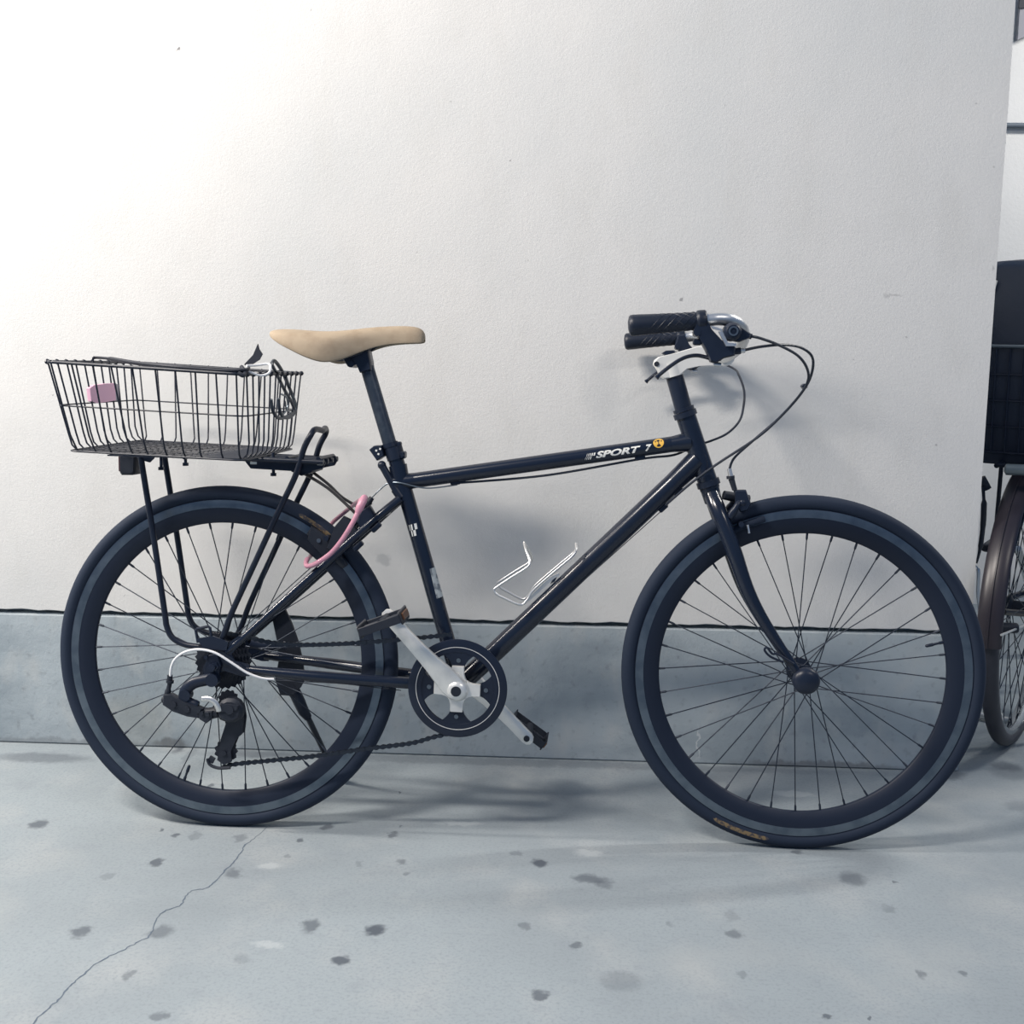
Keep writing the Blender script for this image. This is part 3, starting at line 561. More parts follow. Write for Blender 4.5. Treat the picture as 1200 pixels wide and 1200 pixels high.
def pedal(ax, y0, y1, tilt, label):
    """cage pedal about the axle at ax (x, z), reaching from y0 to y1"""
    pd = link('pedal', None, bike, (ax[0], 0, ax[1]), (0, -tilt, 0)); tag(pd, label)
    sg_ = 1 if y1 > y0 else -1; L_ = abs(y1 - y0)
    mb = MB(); mb.ycyl(0, 0, y0, y1 - sg_ * 0.01, 0.0085, 16)
    mb.ycyl(0, 0, y0 - sg_ * 0.012, y0, 0.0065, 12)
    mb.build('pedal_body', GREASE, pd)
    for sx in (-1, 1):
        mb = MB(); n_ = 9; x_ = sx * 0.040
        ym, yM = min(y0 + sg_ * 0.006, y1), max(y0 + sg_ * 0.006, y1); pts = []
        for i in range(n_ * 2 + 1): pts.append((ym + (yM - ym) * i / (n_ * 2), 0.0125 if i % 2 else 0.0090))
        pol = pts + [(y_, -z_) for y_, z_ in reversed(pts)]
        vs = [(x_ + dx, y_, z_) for dx in (-0.0012, 0.0012) for y_, z_ in pol]; m_ = len(pol)
        fs = [tuple(range(m_)), tuple(range(m_, 2 * m_))] + [(i, (i + 1) % m_, m_ + (i + 1) % m_, m_ + i) for i in range(m_)]
        mb.add(vs, fs)
        mb.build('cage_plate', GREASE, pd, smooth=False)
    mb = MB()
    for yy in (y0 + sg_ * 0.006, y1):
        mb.box((0, yy, 0), (0.080, 0.003, 0.016), bev=0.001)
    mb.box((0, (y0 + y1) / 2, 0), (0.078, 0.012, 0.010), bev=0.002)
    mb.build('cage_bridge', GREASE, pd)
    for sx in (-1, 1): tag(MB().box((sx * 0.0425, (y0 + y1) / 2, 0), (0.004, 0.050, 0.013), bev=0.001).build('pedal_reflector', ORANGE if sx > 0 else GREY, pd), 'amber reflector' if sx > 0 else 'silvery reflector')
    return pd
pedal((PA[0], PA[2]), -0.098, -0.180, 0.36, 'near pedal with cage and amber reflector')
pedal((FE[0], FE[2]), 0.105, 0.180, -0.62, 'far pedal, dark, behind the lower crank arm')

# cassette, chain, derailleur
cas = link('cassette', None, bike)
for k, (rr, yy) in enumerate(((0.055, -0.026), (0.049, -0.030), (0.044, -0.034), (0.039, -0.038), (0.034, -0.042), (0.030, -0.046), (0.026, -0.050))):
    nt = int(rr * 500); pol = []
    for i in range(nt * 4):
        a_ = 2 * math.pi * i / (nt * 4); r_ = rr * (1.045 if i % 4 == 0 else 0.965 if i % 4 == 2 else 1.0)
        pol.append((r_ * math.cos(a_), HR + r_ * math.sin(a_)))
    MB().prism(pol, yy - 0.001, yy + 0.001).build('cog', GREASE, cas, smooth=False)
MB().ycyl(0, HR, -0.056, -0.02, 0.018, 24).build('freehub', GREASE, cas)
def chain(pts, closed=False):
    """roller chain: alternate inner and outer links along a path"""
    c_ = catmull(pts, 30); d = [0]
    for i in range(1, len(c_)): d.append(d[-1] + (c_[i] - c_[i - 1]).length)
    n_ = int(d[-1] / 0.0127); out = []; j = 0
    for k in range(n_ + 1):
        t = d[-1] * k / n_
        while j < len(d) - 2 and d[j + 1] < t: j += 1
        out.append(c_[j].lerp(c_[j + 1], (t - d[j]) / max(d[j + 1] - d[j], 1e-9)))
    mb = MB()
    for k in range(n_):
        a_, b2 = out[k], out[k + 1]; t = (b2 - a_).normalized(); up = Vector((-t.z, 0, t.x)).normalized(); yy = 0.0031 if k % 2 else 0.0023; mid = (a_ + b2) / 2
        for s_ in (-1, 1):
            y_ = s_ * yy; pol = [a_ - t * 0.0040, a_ - t * 0.0015 + up * 0.0043, a_ + t * 0.002 + up * 0.0040, mid + up * 0.0024, b2 - t * 0.002 + up * 0.0040, b2 + t * 0.0015 + up * 0.0043, b2 + t * 0.0040, b2 + t * 0.0015 - up * 0.0043, b2 - t * 0.002 - up * 0.0040, mid - up * 0.0024, a_ + t * 0.002 - up * 0.0040, a_ - t * 0.0015 - up * 0.0043]
            y2 = Vector((0, y_, 0)); vs = [p + y2 + Vector((0, e_, 0)) for e_ in (-0.0004, 0.0004) for p in pol]; m_ = len(pol)
            mb.add(vs, [tuple(range(m_)), tuple(range(m_, 2 * m_))] + [(i, (i + 1) % m_, m_ + (i + 1) % m_, m_ + i) for i in range(m_)])
        mb.cyl((a_.x, a_.y - 0.004, a_.z), (a_.x, a_.y + 0.004, a_.z), 0.0036, None, 8)
    return mb
ch = [(0.0043, -0.0360, 0.3985), (0.0436, -0.0370, 0.3947), (0.1000, -0.0390, 0.3831), (0.1712, -0.0410, 0.3812), (0.2810, -0.0460, 0.3894), (0.3895, -0.0510, 0.4024), (0.4521, -0.0530, 0.4111)]
mb = chain(ch)
m2 = chain([(0.0037, -0.0460, 0.1338), (0.0261, -0.0460, 0.1406), (0.1032, -0.0470, 0.1513), (0.1866, -0.0480, 0.1631), (0.2813, -0.0500, 0.1805), (0.3751, -0.0520, 0.1961), (0.4150, -0.0530, 0.2087), (0.4464, -0.0530, 0.2173)])
mb.add(m2.v, m2.f)
R2 = 0.0885
m2 = chain([(CX + R2 * math.cos(math.radians(a)), -0.053, CZ + R2 * math.sin(math.radians(a))) for a in range(95, -90, -10)])
mb.add(m2.v, m2.f)
tag(mb.build('chain', CHAINM, bike, smooth=False), kind='stuff')

der = link('derailleur', None, bike)
y = -0.075
mb = MB()
mb.prism(xz([(-0.0170, -0.0700, 0.3614), (0.0033, -0.0700, 0.3670), (0.0113, -0.0700, 0.3439), (0.0025, -0.0700, 0.3135), (-0.0128, -0.0700, 0.3080), (-0.0226, -0.0700, 0.3245)]), -0.076, -0.069, bev=0.001)
mb.ycyl((-0.0055, -0.0700, 0.3400)[0], (-0.0055, -0.0700, 0.3400)[2], -0.084, -0.070, 0.0085, 6); mb.ycyl((-0.0170, -0.0700, 0.3598)[0], (-0.0170, -0.0700, 0.3598)[2], -0.080, -0.070, 0.004, 12)
mb.build('hanger', SATIN, der)
mb = MB(); mb.tube(catmull([(-0.0008, -0.0750, 0.3179), (-0.0211, -0.0750, 0.3140), (-0.0448, -0.0750, 0.3066), (-0.0603, -0.0750, 0.2894), (-0.0572, -0.0750, 0.2710), (-0.0354, -0.0750, 0.2616)], 6), [0.0120, 0.0115, 0.0110] + [0.0115] * 26 + [0.011, 0.010], 14, flat=(0.75, 1))
mb.ycyl((-0.0042, -0.0750, 0.3162)[0], (-0.0042, -0.0750, 0.3162)[2], y - 0.012, y + 0.01, 0.0125, 20); mb.ycyl((-0.0587, -0.0750, 0.2844)[0], (-0.0587, -0.0750, 0.2844)[2], y - 0.010, y + 0.01, 0.0115, 20)
mb.build('upper_knuckle', SATIN, der)
mb = MB(); mb.prism(xz([(-0.0992, -0.0750, 0.2865), (-0.0840, -0.0750, 0.2870), (-0.0605, -0.0750, 0.2742), (-0.0219, -0.0750, 0.2603), (-0.0290, -0.0750, 0.2416), (-0.0526, -0.0750, 0.2442), (-0.0812, -0.0750, 0.2534), (-0.1013, -0.0750, 0.2663)]), y - 0.014, y + 0.004, bev=0.003)
mb.tube(catmull([(-0.0659, -0.0750, 0.2556), (-0.0423, -0.0750, 0.2529), (-0.0187, -0.0750, 0.2486), (0.0049, -0.0750, 0.2527)], 5), [0.010] * 8 + [0.0115] * 8, 12); mb.ycyl((-0.0775, -0.0750, 0.2687)[0], (-0.0775, -0.0750, 0.2687)[2], y - 0.018, y + 0.004, 0.0055, 12); mb.ycyl((-0.0523, -0.0750, 0.2594)[0], (-0.0523, -0.0750, 0.2594)[2], y - 0.017, y + 0.004, 0.0065, 12)
mb.build('linkage', GREASE, der)
mb = MB(); mb.tube(catmull([(-0.0901, -0.0750, 0.3220), (-0.0904, -0.0750, 0.3069), (-0.0950, -0.0750, 0.2866), (-0.0978, -0.0750, 0.2697)], 5), [0.0052] * 4 + [0.0045] * 5 + [0.0062] * 7, 12)
mb.tube([(-0.0896, -0.0750, 0.3120), (-0.0904, -0.0750, 0.3069)], 0.0075, 12); mb.ball((-0.0995, -0.0750, 0.2730), 0.0085, 12)
mb.build('barrel_adjuster', GREASE, der)
mb = MB(); mb.tube(catmull([(-0.0224, -0.0920, 0.2806), (-0.0087, -0.0930, 0.2821), (0.0030, -0.0930, 0.2775), (0.0092, -0.0920, 0.2674), (0.0117, -0.0900, 0.2570)], 5), [0.003] + [0.0055] * 19 + [0.003], 10, flat=(0.6, 1))
tag(mb.build('cover_plate', CHROME, der), 'bright silver cover plate')
mb = MB(); mb.prism(xz([(0.0068, -0.0750, 0.2662), (0.0137, -0.0750, 0.2765), (0.0255, -0.0750, 0.2819), (0.0390, -0.0750, 0.2815), (0.0489, -0.0750, 0.2759), (0.0547, -0.0750, 0.2661), (0.0554, -0.0750, 0.2543), (0.0519, -0.0750, 0.2425), (0.0400, -0.0750, 0.2354), (0.0249, -0.0750, 0.2341), (0.0098, -0.0750, 0.2395), (0.0041, -0.0750, 0.2510)]), y - 0.014, y + 0.014, bev=0.007); mb.ycyl((0.0320, -0.0750, 0.2620)[0], (0.0320, -0.0750, 0.2620)[2], y - 0.019, y, 0.0085, 16); mb.prism(xz([(0.0153, -0.0750, 0.2732), (0.0506, -0.0750, 0.2710), (0.0471, -0.0750, 0.2608), (0.0151, -0.0750, 0.2564)]), y - 0.0175, y - 0.010, bev=0.002)
for p in ((-0.0220, -0.0750, 0.2536), (-0.0103, -0.0750, 0.2514)): mb.ycyl(p[0], p[2], y - 0.019, y - 0.008, 0.0035, 10)
mb.prism(xz([(-0.0355, -0.0750, 0.2532), (-0.0017, -0.0750, 0.2576), (-0.0020, -0.0750, 0.2424), (-0.0156, -0.0750, 0.2319), (-0.0290, -0.0750, 0.2399)]), y - 0.014, y + 0.002, bev=0.003)
mb.build('lower_knuckle', GREASE, der)
mb = MB()
cg = xz([(0.0083, -0.0550, 0.2441), (0.0458, -0.0550, 0.2588), (0.0489, -0.0550, 0.2352), (0.0451, -0.0550, 0.2046), (0.0331, -0.0550, 0.1940), (0.0226, -0.0550, 0.1698), (0.0240, -0.0550, 0.1493), (0.0085, -0.0550, 0.1419), (-0.0050, -0.0550, 0.1517), (0.0005, -0.0550, 0.1724), (0.0025, -0.0550, 0.1929), (0.0131, -0.0550, 0.2239)])
mb.prism(cg, -0.058, -0.055); mb.prism(cg, -0.040, -0.037)
mb.tube(catmull([(-0.0237, -0.0600, 0.1543), (-0.0188, -0.0600, 0.1426), (-0.0018, -0.0600, 0.1363), (0.0220, -0.0600, 0.1380)], 5), 0.0032, 8); mb.box((-0.0159, -0.0580, 0.1523), (0.012, 0.004, 0.013), Euler((0, 0.5, 0)), bev=0.001)
mb.build('cage', GREASE, der, smooth=False)
def pulley(p, rr, nt):
    pol = []
    for i in range(nt * 4):
        a_ = 2 * math.pi * i / (nt * 4); r_ = rr * (1.10 if i % 4 == 0 else 0.90 if i % 4 == 2 else 1.0); pol.append((p[0] + r_ * math.cos(a_), p[2] + r_ * math.sin(a_)))
    m_ = MB().prism(pol, -0.049, -0.044); m_.ycyl(p[0], p[2], -0.062, -0.036, 0.005, 12); m_.build('pulley', GREASE, der, smooth=False)
pulley((0.0159, -0.0460, 0.2691), 0.019, 11); pulley((0.0094, -0.0460, 0.1666), 0.0215, 11)
hs = MB().tube(catmull([(-0.0879, -0.0780, 0.3211), (-0.0845, -0.0800, 0.3401), (-0.0750, -0.0820, 0.3566), (-0.0556, -0.0840, 0.3701), (-0.0283, -0.0850, 0.3760), (0.0033, -0.0850, 0.3703), (0.0354, -0.0820, 0.3506), (0.0623, -0.0780, 0.3321), (0.0894, -0.0740, 0.3212), (0.1126, -0.0680, 0.3179)], 8), 0.0025, 10)
tag(hs.build('cable_housing', HOUSING, bike), 'white curved gear cable housing at the derailleur')
# dark chain guard / axle bracket loop above the axle
mb = MB(); mb.tube([(-0.0358, -0.0680, 0.3855), (-0.0396, -0.0680, 0.4088), (-0.0370, -0.0680, 0.4122), (-0.0151, -0.0680, 0.4177), (-0.0118, -0.0680, 0.4153), (-0.0087, -0.0680, 0.3946)], 0.0030, 8)
mb.prism(xz([(-0.0390, -0.0680, 0.3938), (-0.0053, -0.0680, 0.3997), (0.0248, -0.0680, 0.3888), (0.0212, -0.0680, 0.3721), (-0.0225, -0.0680, 0.3742)]), -0.0715, -0.0675); mb.build('axle_bracket', SATIN, bike)
mb = MB(); mb.tube(catmull([(0.0381, 0.0300, 0.3671), (0.0659, 0.0300, 0.3609), (0.1094, 0.0300, 0.3621)], 4), 0.010, 10, flat=(0.5, 1)); mb.build('stay_guard', SATIN, bike)

# kickstand on the far side
ks = link('kickstand', None, bike)
mb = MB(); mb.prism(xz([(0.0689, 0.0700, 0.4142), (0.0955, 0.0700, 0.4324), (0.1111, 0.0700, 0.3977), (0.1232, 0.0700, 0.3628), (0.1317, 0.0700, 0.3242), (0.1367, 0.0700, 0.2855), (0.1277, 0.0700, 0.2675), (0.1080, 0.0700, 0.2492), (0.0850, 0.0700, 0.2502), (0.0746, 0.0700, 0.2819), (0.0821, 0.0700, 0.3211), (0.0790, 0.0700, 0.3652)]), 0.071, 0.080, bev=0.002)
mb.ycyl((0.1064, 0.0700, 0.2633)[0], (0.1064, 0.0700, 0.2633)[2], 0.07, 0.10, 0.012, 20)
mb.build('stand_bracket', GREASE, ks)
K0 = (0.1077, 0.0850, 0.2632); K1 = (0.1354, 0.1000, 0.1973)
mb = MB(); mb.tube([K0, (0.1204, 0.0900, 0.2319), (0.1278, 0.0950, 0.2110), K1], [0.0125, 0.0125, 0.0115, 0.0085], 14)
kd = (Vector(K1) - Vector((0.1112, 0.0850, 0.2597))).normalized(); e_ = Vector(K1); tt = (0.022 - e_.z) / kd.z if kd.z < 0 else 0
FT = Vector((0.1625, 0.2350, 0.0331)); FT.z = 0.235 * 0.0726 + 0.011
mb.tube([K1, FT], 0.0062, 12); mb.build('stand_leg', SATIN, ks)
MB().tube([FT + (Vector(K1) - FT).normalized() * 0.03, FT], 0.0095, 12).build('stand_foot', RUBBER, ks)

# saddle and post
mb = MB(); mb.cyl((0.2812, 0.0000, 0.9165), (0.3308, -0.0000, 0.7519), 0.0134, None, 28); mb.build('seatpost', POSTM, bike)
sd = link('saddle', None, bike)
ST = [(0.0970, 0.9820, 0.9778, 0.0200), (0.1023, 0.9849, 0.9704, 0.0400), (0.1129, 0.9866, 0.9626, 0.0560), (0.1310, 0.9876, 0.9519, 0.0680), (0.1515, 0.9866, 0.9423, 0.0740), (0.1716, 0.9852, 0.9321, 0.0770), (0.1912, 0.9840, 0.9244, 0.0770), (0.2105, 0.9838, 0.9191, 0.0740), (0.2292, 0.9849, 0.9213, 0.0660), (0.2445, 0.9863, 0.9264, 0.0560), (0.2630, 0.9883, 0.9345, 0.0450), (0.2817, 0.9907, 0.9432, 0.0360), (0.3040, 0.9927, 0.9513, 0.0290), (0.3266, 0.9941, 0.9560, 0.0250), (0.3493, 0.9947, 0.9582, 0.0225), (0.3705, 0.9940, 0.9590, 0.0210), (0.3834, 0.9912, 0.9595, 0.0190), (0.3912, 0.9851, 0.9611, 0.0150), (0.3936, 0.9771, 0.9654, 0.0080)]
vs = []; m_ = 15
for (px, t, b2, hw) in ST:
    zt, zb_, xx = t, b2, px; zb0 = zb_
    sec = []
    for k in range(m_):
        a_ = math.pi * k / (m_ - 1); cy = -math.cos(a_); sz = math.sin(a_) ** 0.55
        sec.append((xx, hw * math.copysign(abs(cy) ** 0.85, cy), zb0 + (zt - zb0) * sz))
    sec += [(xx, hw * 0.82, zb0 + 0.004), (xx, hw * 0.5, zb0 + (zt - zb0) * .45), (xx, 0, zb0 + (zt - zb0) * .55), (xx, -hw * 0.5, zb0 + (zt - zb0) * .45), (xx, -hw * 0.82, zb0 + 0.004)]
    vs += sec
mm = m_ + 5
fs = [(i * mm + k, i * mm + (k + 1) % mm, (i + 1) * mm + (k + 1) % mm, (i + 1) * mm + k) for i in range(len(ST) - 1) for k in range(mm)] + [tuple(range(mm)), tuple(range((len(ST) - 1) * mm, len(ST) * mm))]
o = MB().add(vs, fs).build('saddle_cover', LEATHER, sd, angle=60); sm = o.modifiers.new('s', 'SUBSURF'); sm.levels = 1; sm.render_levels = 2
mb = MB()
for s_ in (-1, 1): mb.tube(catmull([((0.1733, -0.0000, 0.9515)[0], s_ * 0.028, (0.1732, -0.0000, 0.9483)[2]), ((0.2181, -0.0000, 0.9307)[0], s_ * 0.022, (0.2181, -0.0000, 0.9307)[2]), ((0.2713, 0.0000, 0.9424)[0], s_ * 0.018, (0.2713, 0.0000, 0.9424)[2]), ((0.3078, 0.0000, 0.9621)[0], s_ * 0.012, (0.3078, 0.0000, 0.9621)[2]), ((0.3605, -0.0000, 0.9769)[0], s_ * 0.006, (0.3605, -0.0000, 0.9769)[2])], 6), 0.0035, 8)
mb.prism(xz([(0.2364, 0.0000, 0.9324), (0.2614, 0.0000, 0.9456), (0.2862, -0.0000, 0.9506), (0.2912, 0.0000, 0.9263), (0.2928, -0.0000, 0.9101), (0.2712, -0.0000, 0.9051), (0.2646, -0.0000, 0.9196), (0.2480, 0.0000, 0.9163)]), -0.020, 0.020, bev=0.003)
mb.ycyl((0.2547, 0.0000, 0.9212)[0], (0.2547, 0.0000, 0.9212)[2], -0.024, 0.024, 0.0065, 12)
mb.build('saddle_rail', SATIN, sd)
# reflector bracket on the post
mb = MB(); mb.cyl((0.3246, -0.0000, 0.7716), (0.3271, -0.0000, 0.7634), 0.0162, None, 24); mb.box((0.3424, -0.0000, 0.7685), (0.012, 0.014, 0.012), bev=0.002)
mb.box((0.3141, 0.0000, 0.7583), (0.018, 0.010, 0.010), Euler((0, 0.5, 0)), bev=0.002)
pr = xz([(0.2883, 0.0000, 0.7588), (0.2975, -0.0000, 0.7663), (0.3125, -0.0000, 0.7673), (0.3175, -0.0000, 0.7468), (0.3033, -0.0000, 0.7376)]); mb.prism(pr, -0.018, 0.018, bev=0.002)
rb = mb.build('reflector_bracket', SATIN, bike)
mb = MB()
for p in ((0.3027, -0.0180, 0.7573), (0.3101, -0.0180, 0.7607), (0.3068, -0.0180, 0.7508)): mb.box((p[0], -0.0182, p[2]), (0.0035, 0.0012, 0.0035), Euler((0, 0.4, 0)))
mb.build('bracket_hole', PRINT, rb, smooth=False)

# handlebar, stem, grips, levers
MB().cyl((0.8642, 0.0000, 0.9113), (0.8858, -0.0000, 0.8397), 0.0163, None, 32).build('steerer_tube', SATIN, bike)
mb = MB()
up_ = xz([(0.8257, 0.0000, 0.9254), (0.8279, 0.0000, 0.9333), (0.8350, 0.0000, 0.9389), (0.8587, -0.0000, 0.9447), (0.8808, -0.0000, 0.9512), (0.9107, -0.0000, 0.9600), (0.9281, 0.0000, 0.9578), (0.9535, -0.0000, 0.9516), (0.9680, 0.0000, 0.9422), (0.9699, -0.0000, 0.9312), (0.9606, 0.0000, 0.9232), (0.9416, -0.0000, 0.9238), (0.9132, 0.0000, 0.9228), (0.8879, 0.0000, 0.9171), (0.8770, 0.0000, 0.9074), (0.8597, -0.0000, 0.9009), (0.8454, 0.0000, 0.8984), (0.8373, -0.0000, 0.9047), (0.8339, -0.0000, 0.9143)])
mb.prism(up_, -0.017, 0.017, bev=0.005)
e = (0.8672, -0.0000, 0.9193); mb.cyl((0.8591, 0.0000, 0.9288), (0.8668, -0.0000, 0.9034), 0.0195, None, 28)
e = (0.9586, 0.0000, 0.9406); mb.ycyl(e[0], e[2], -0.020, 0.020, 0.0175, 28)
st = mb.build('stem', WHITE, bike, angle=45)
mb = MB(); e = (0.8322, -0.0170, 0.9257); mb.ycyl(e[0], e[2], -0.0185, 0.0185, 0.0048, 20); mb.build('stem_bolt', GREASE, st)
mb = MB(); mb.prism(xz([(0.8412, -0.0000, 0.9461), (0.8490, -0.0000, 0.9509), (0.8649, -0.0000, 0.9518), (0.8682, 0.0000, 0.9479), (0.8493, -0.0000, 0.9414)]), -0.012, 0.012, bev=0.002); mb.build('stem_cap', SATIN, st)
bar = [(0.9586, 0.0000, 0.9406), (0.9559, -0.0450, 0.9391), (0.9612, -0.1000, 0.9434), (0.9701, -0.1550, 0.9547), (0.9701, -0.2050, 0.9684), (0.9611, -0.2450, 0.9818), (0.9430, -0.2700, 0.9907), (0.9212, -0.2810, 0.9926), (0.8989, -0.2840, 0.9903), (0.8353, -0.2860, 0.9851), (0.7825, -0.2870, 0.9806)]
mb = MB(); pth = list(reversed(mir(bar)))[:-1] + bar
mb.tube(catmull(pth, 8), 0.0111, 20)
tag(mb.build('handlebar', CHROME, bike), 'swept-back silver handlebar')
GA, GB = (0.9017, -0.2840, 0.9900), (0.7742, -0.2870, 0.9802)
def grip(pa, pb):
    d = (Vector(pb) - Vector(pa)); L_ = d.length; mb = MB()
    pts = [Vector(pa) + d * t for t in (0, .015, .02, .09, .11, .13, .3, .5, .7, .85, .93, .965, .985, 1.0)]
    mb.tube(pts, [0.0150, 0.0168, 0.0172, 0.0172, 0.0168, 0.0145, .0148, .0154, .0165, .0174, .0176, .0170, .0145, .007], 28)
    g = mb.build('grip', GRIPM, bike)
    # raised diamond knurling
    a_ = d.normalized(); u_ = Vector((-a_.z, 0, a_.x)).normalized(); w2 = a_.cross(u_); kb = MB()
    for dr in (-1, 1):
        for k in range(8):
            pt = []
            for i in range(25):
                t = i / 24; an = dr * t * 2 * math.pi * 0.9 + k * math.pi / 4; rr = 0.0150 + 0.0021 * max(0, t * 1.2 - 0.25) - 0.0003
                pt.append(Vector(pa) + d * (0.15 + 0.74 * t) + (u_ * math.cos(an) + w2 * math.sin(an)) * rr)
            kb.tube(pt, 0.0007, 5)
    kb.build('knurling', GRIPM, g)
grip(GA, GB); grip(mir([GA])[0], mir([GB])[0])
def lever(mi_):
    f_ = (lambda P_: mir(P_)) if mi_ else (lambda P_: P_); s_ = 1 if mi_ else -1
    y0, y1 = sorted((s_ * 0.262, s_ * 0.298)); mb = MB()
    mb.prism(xz([(0.8802, -0.2800, 0.9752), (0.8853, -0.2800, 0.9946), (0.8991, -0.2800, 0.9961), (0.9093, -0.2800, 0.9754), (0.9263, -0.2800, 0.9575), (0.9487, -0.2800, 0.9466), (0.9477, -0.2800, 0.9327), (0.9312, -0.2800, 0.9284), (0.9176, -0.2800, 0.9200), (0.9092, -0.2800, 0.9227), (0.9004, -0.2800, 0.9421)]), y0, y1, bev=0.004)
    e0, e1 = f_([(0.9447, -0.2800, 0.9396)])[0], f_([(0.9585, -0.2800, 0.9411)])[0]; mb.cyl(e0, e1, 0.0055, None, 14)
    mb.ycyl((0.8859, -0.2800, 0.9697)[0], (0.8859, -0.2800, 0.9697)[2], y0 - 0.001, y1 + 0.001, 0.006, 14)
    mb.box((0.8876, -0.2800, 0.9545) if not mi_ else mir([(0.8876, -0.2800, 0.9545)])[0], (0.014, 0.02, 0.010), bev=0.002)
    bl = mb.build('brake_lever', SATIN, bike)
    pts = f_([(0.9271, -0.2800, 0.9270), (0.9092, -0.2780, 0.9290), (0.8898, -0.2760, 0.9331), (0.8745, -0.2760, 0.9316), (0.8592, -0.2780, 0.9252), (0.8426, -0.2820, 0.9138), (0.8287, -0.2850, 0.9025), (0.8212, -0.2860, 0.8955)])
    MB().tube(catmull(pts, 6), [0.0045] * 8 + [0.0042] * 30 + [0.0045, 0.005, 0.0058, 0.006, 0.0045], 12, flat=(1.5, 0.8)).build('lever_blade', BLACK, bl)
    MB().cyl(f_([(0.9557, -0.2800, 0.9411)])[0], f_([(0.9654, -0.2800, 0.9418)])[0], 0.0042, None, 12).build('barrel_adjuster', CHROME, bl)
    MB().cyl(f_([(0.9157, -0.2700, 0.9196)])[0], f_([(0.9282, -0.2700, 0.9182)])[0], 0.0040, None, 12).build('clamp_bolt', CHROME, bl)
    return bl
lever(False); lever(True)
mb = MB(); e = (0.9422, -0.2900, 0.9709); mb.lathe([(0, -.318), (.0100, -.317), (.0142, -.311), (.0150, -.300), (.0150, -.276), (0, -.276)], 32, closed=False, c=(e[0], 0, e[2]))
mb.prism(xz([(0.9295, -0.2900, 0.9584), (0.9543, -0.2900, 0.9544), (0.9719, -0.2900, 0.9614), (0.9717, -0.2900, 0.9683), (0.9536, -0.2900, 0.9805)]), -0.303, -0.278, bev=0.004)
mb.cyl((0.9622, -0.2900, 0.9669), (0.9746, -0.2900, 0.9635), 0.0045, None, 12)
sh = mb.build('gear_shifter', SATIN, bike)
MB().lathe([(.0052, -.3175), (.0052, -.3195), (.0078, -.3195), (.0078, -.3165)], 28, c=(e[0], 0, e[2])).build('cap_ring', GREY, sh)
mb = MB(); mb.prism(xz([(0.9069, -0.2900, 0.9803), (0.9249, -0.2900, 0.9749), (0.9264, -0.2900, 0.9708), (0.9098, -0.2900, 0.9755)]), -0.306, -0.298); mb.prism(xz([(0.9195, -0.2900, 0.9708), (0.9264, -0.2900, 0.9708), (0.9351, -0.2900, 0.9530), (0.9489, -0.2900, 0.9517), (0.9476, -0.2900, 0.9475), (0.9325, -0.2900, 0.9474)]), -0.306, -0.296)
mb.build('shifter_plate', CHROME, sh)

# cables
cb = MB()
K = lambda P_: catmull(P_, 8)
cb = MB().tube(K([(0.9719, -0.2900, 0.9642), (0.9876, -0.2850, 0.9617), (1.0228, -0.2500, 0.9524), (1.0600, -0.2100, 0.9372), (1.0811, -0.1800, 0.9181), (1.0895, -0.1500, 0.8968), (1.0811, -0.1250, 0.8716), (1.0531, -0.0900, 0.8318), (1.0155, -0.0600, 0.7920), (0.9469, -0.0300, 0.7409), (0.9011, -0.0220, 0.7046), (0.8548, -0.0120, 0.6612)]), 0.0024, 8); cb.build('cable', CABLE, bike)
cb = MB().tube(K([(0.9654, -0.2800, 0.9425), (0.9940, -0.2700, 0.9486), (1.0368, -0.2300, 0.9534), (1.0713, -0.1900, 0.9495), (1.0939, -0.1600, 0.9348), (1.0983, -0.1300, 0.9075), (1.0892, -0.1000, 0.8778), (1.0589, -0.0700, 0.8346), (1.0128, -0.0450, 0.7883), (0.9790, -0.0350, 0.7543), (0.9707, -0.0300, 0.7333)]), 0.0024, 8); cb.build('cable', CABLE, bike)
q = [(0.9654, -0.2800, 0.9425)]
cb = MB().tube(K([mir(q)[0], (0.9967, 0.2000, 0.9233), (0.9990, 0.1200, 0.9081), (1.0043, 0.0700, 0.8778), (1.0014, 0.0500, 0.8452), (0.9924, 0.0350, 0.8193), (0.9698, 0.0280, 0.7965), (0.9379, 0.0260, 0.7816), (0.9106, 0.0240, 0.7732), (0.8699, 0.0100, 0.7554), (0.8053, -0.0000, 0.7470), (0.6276, -0.0000, 0.7135), (0.4569, 0.0000, 0.6962)]), 0.0023, 8); cb.build('cable', CABLE, bike)
MB().tube([(0.8507, -0.0000, 0.6519), (0.7120, -0.0000, 0.5211), (0.4991, 0.0000, 0.3230)], 0.0009, 6).build('cable', CABLE, bike)
MB().tube(K([(0.4570, 0.0000, 0.6929), (0.3992, -0.0120, 0.6863), (0.3506, -0.0180, 0.6959), (0.3267, -0.0140, 0.6952), (0.3073, -0.0080, 0.6813), (0.2881, -0.0040, 0.6624)]), 0.0014, 8).build('cable', GREY, bike)
MB().box((1.0889, -0.1100, 0.8853), (0.008, 0.02, 0.009), Euler((0, -0.7, 0)), bev=0.001).build('cable_clip', SATIN, bike)
MB().tube([(0.3529, -0.0300, 0.2939), (0.2400, -0.0500, 0.3089), (0.1137, -0.0660, 0.3158)], 0.0009, 6).build('cable', CABLE, bike)

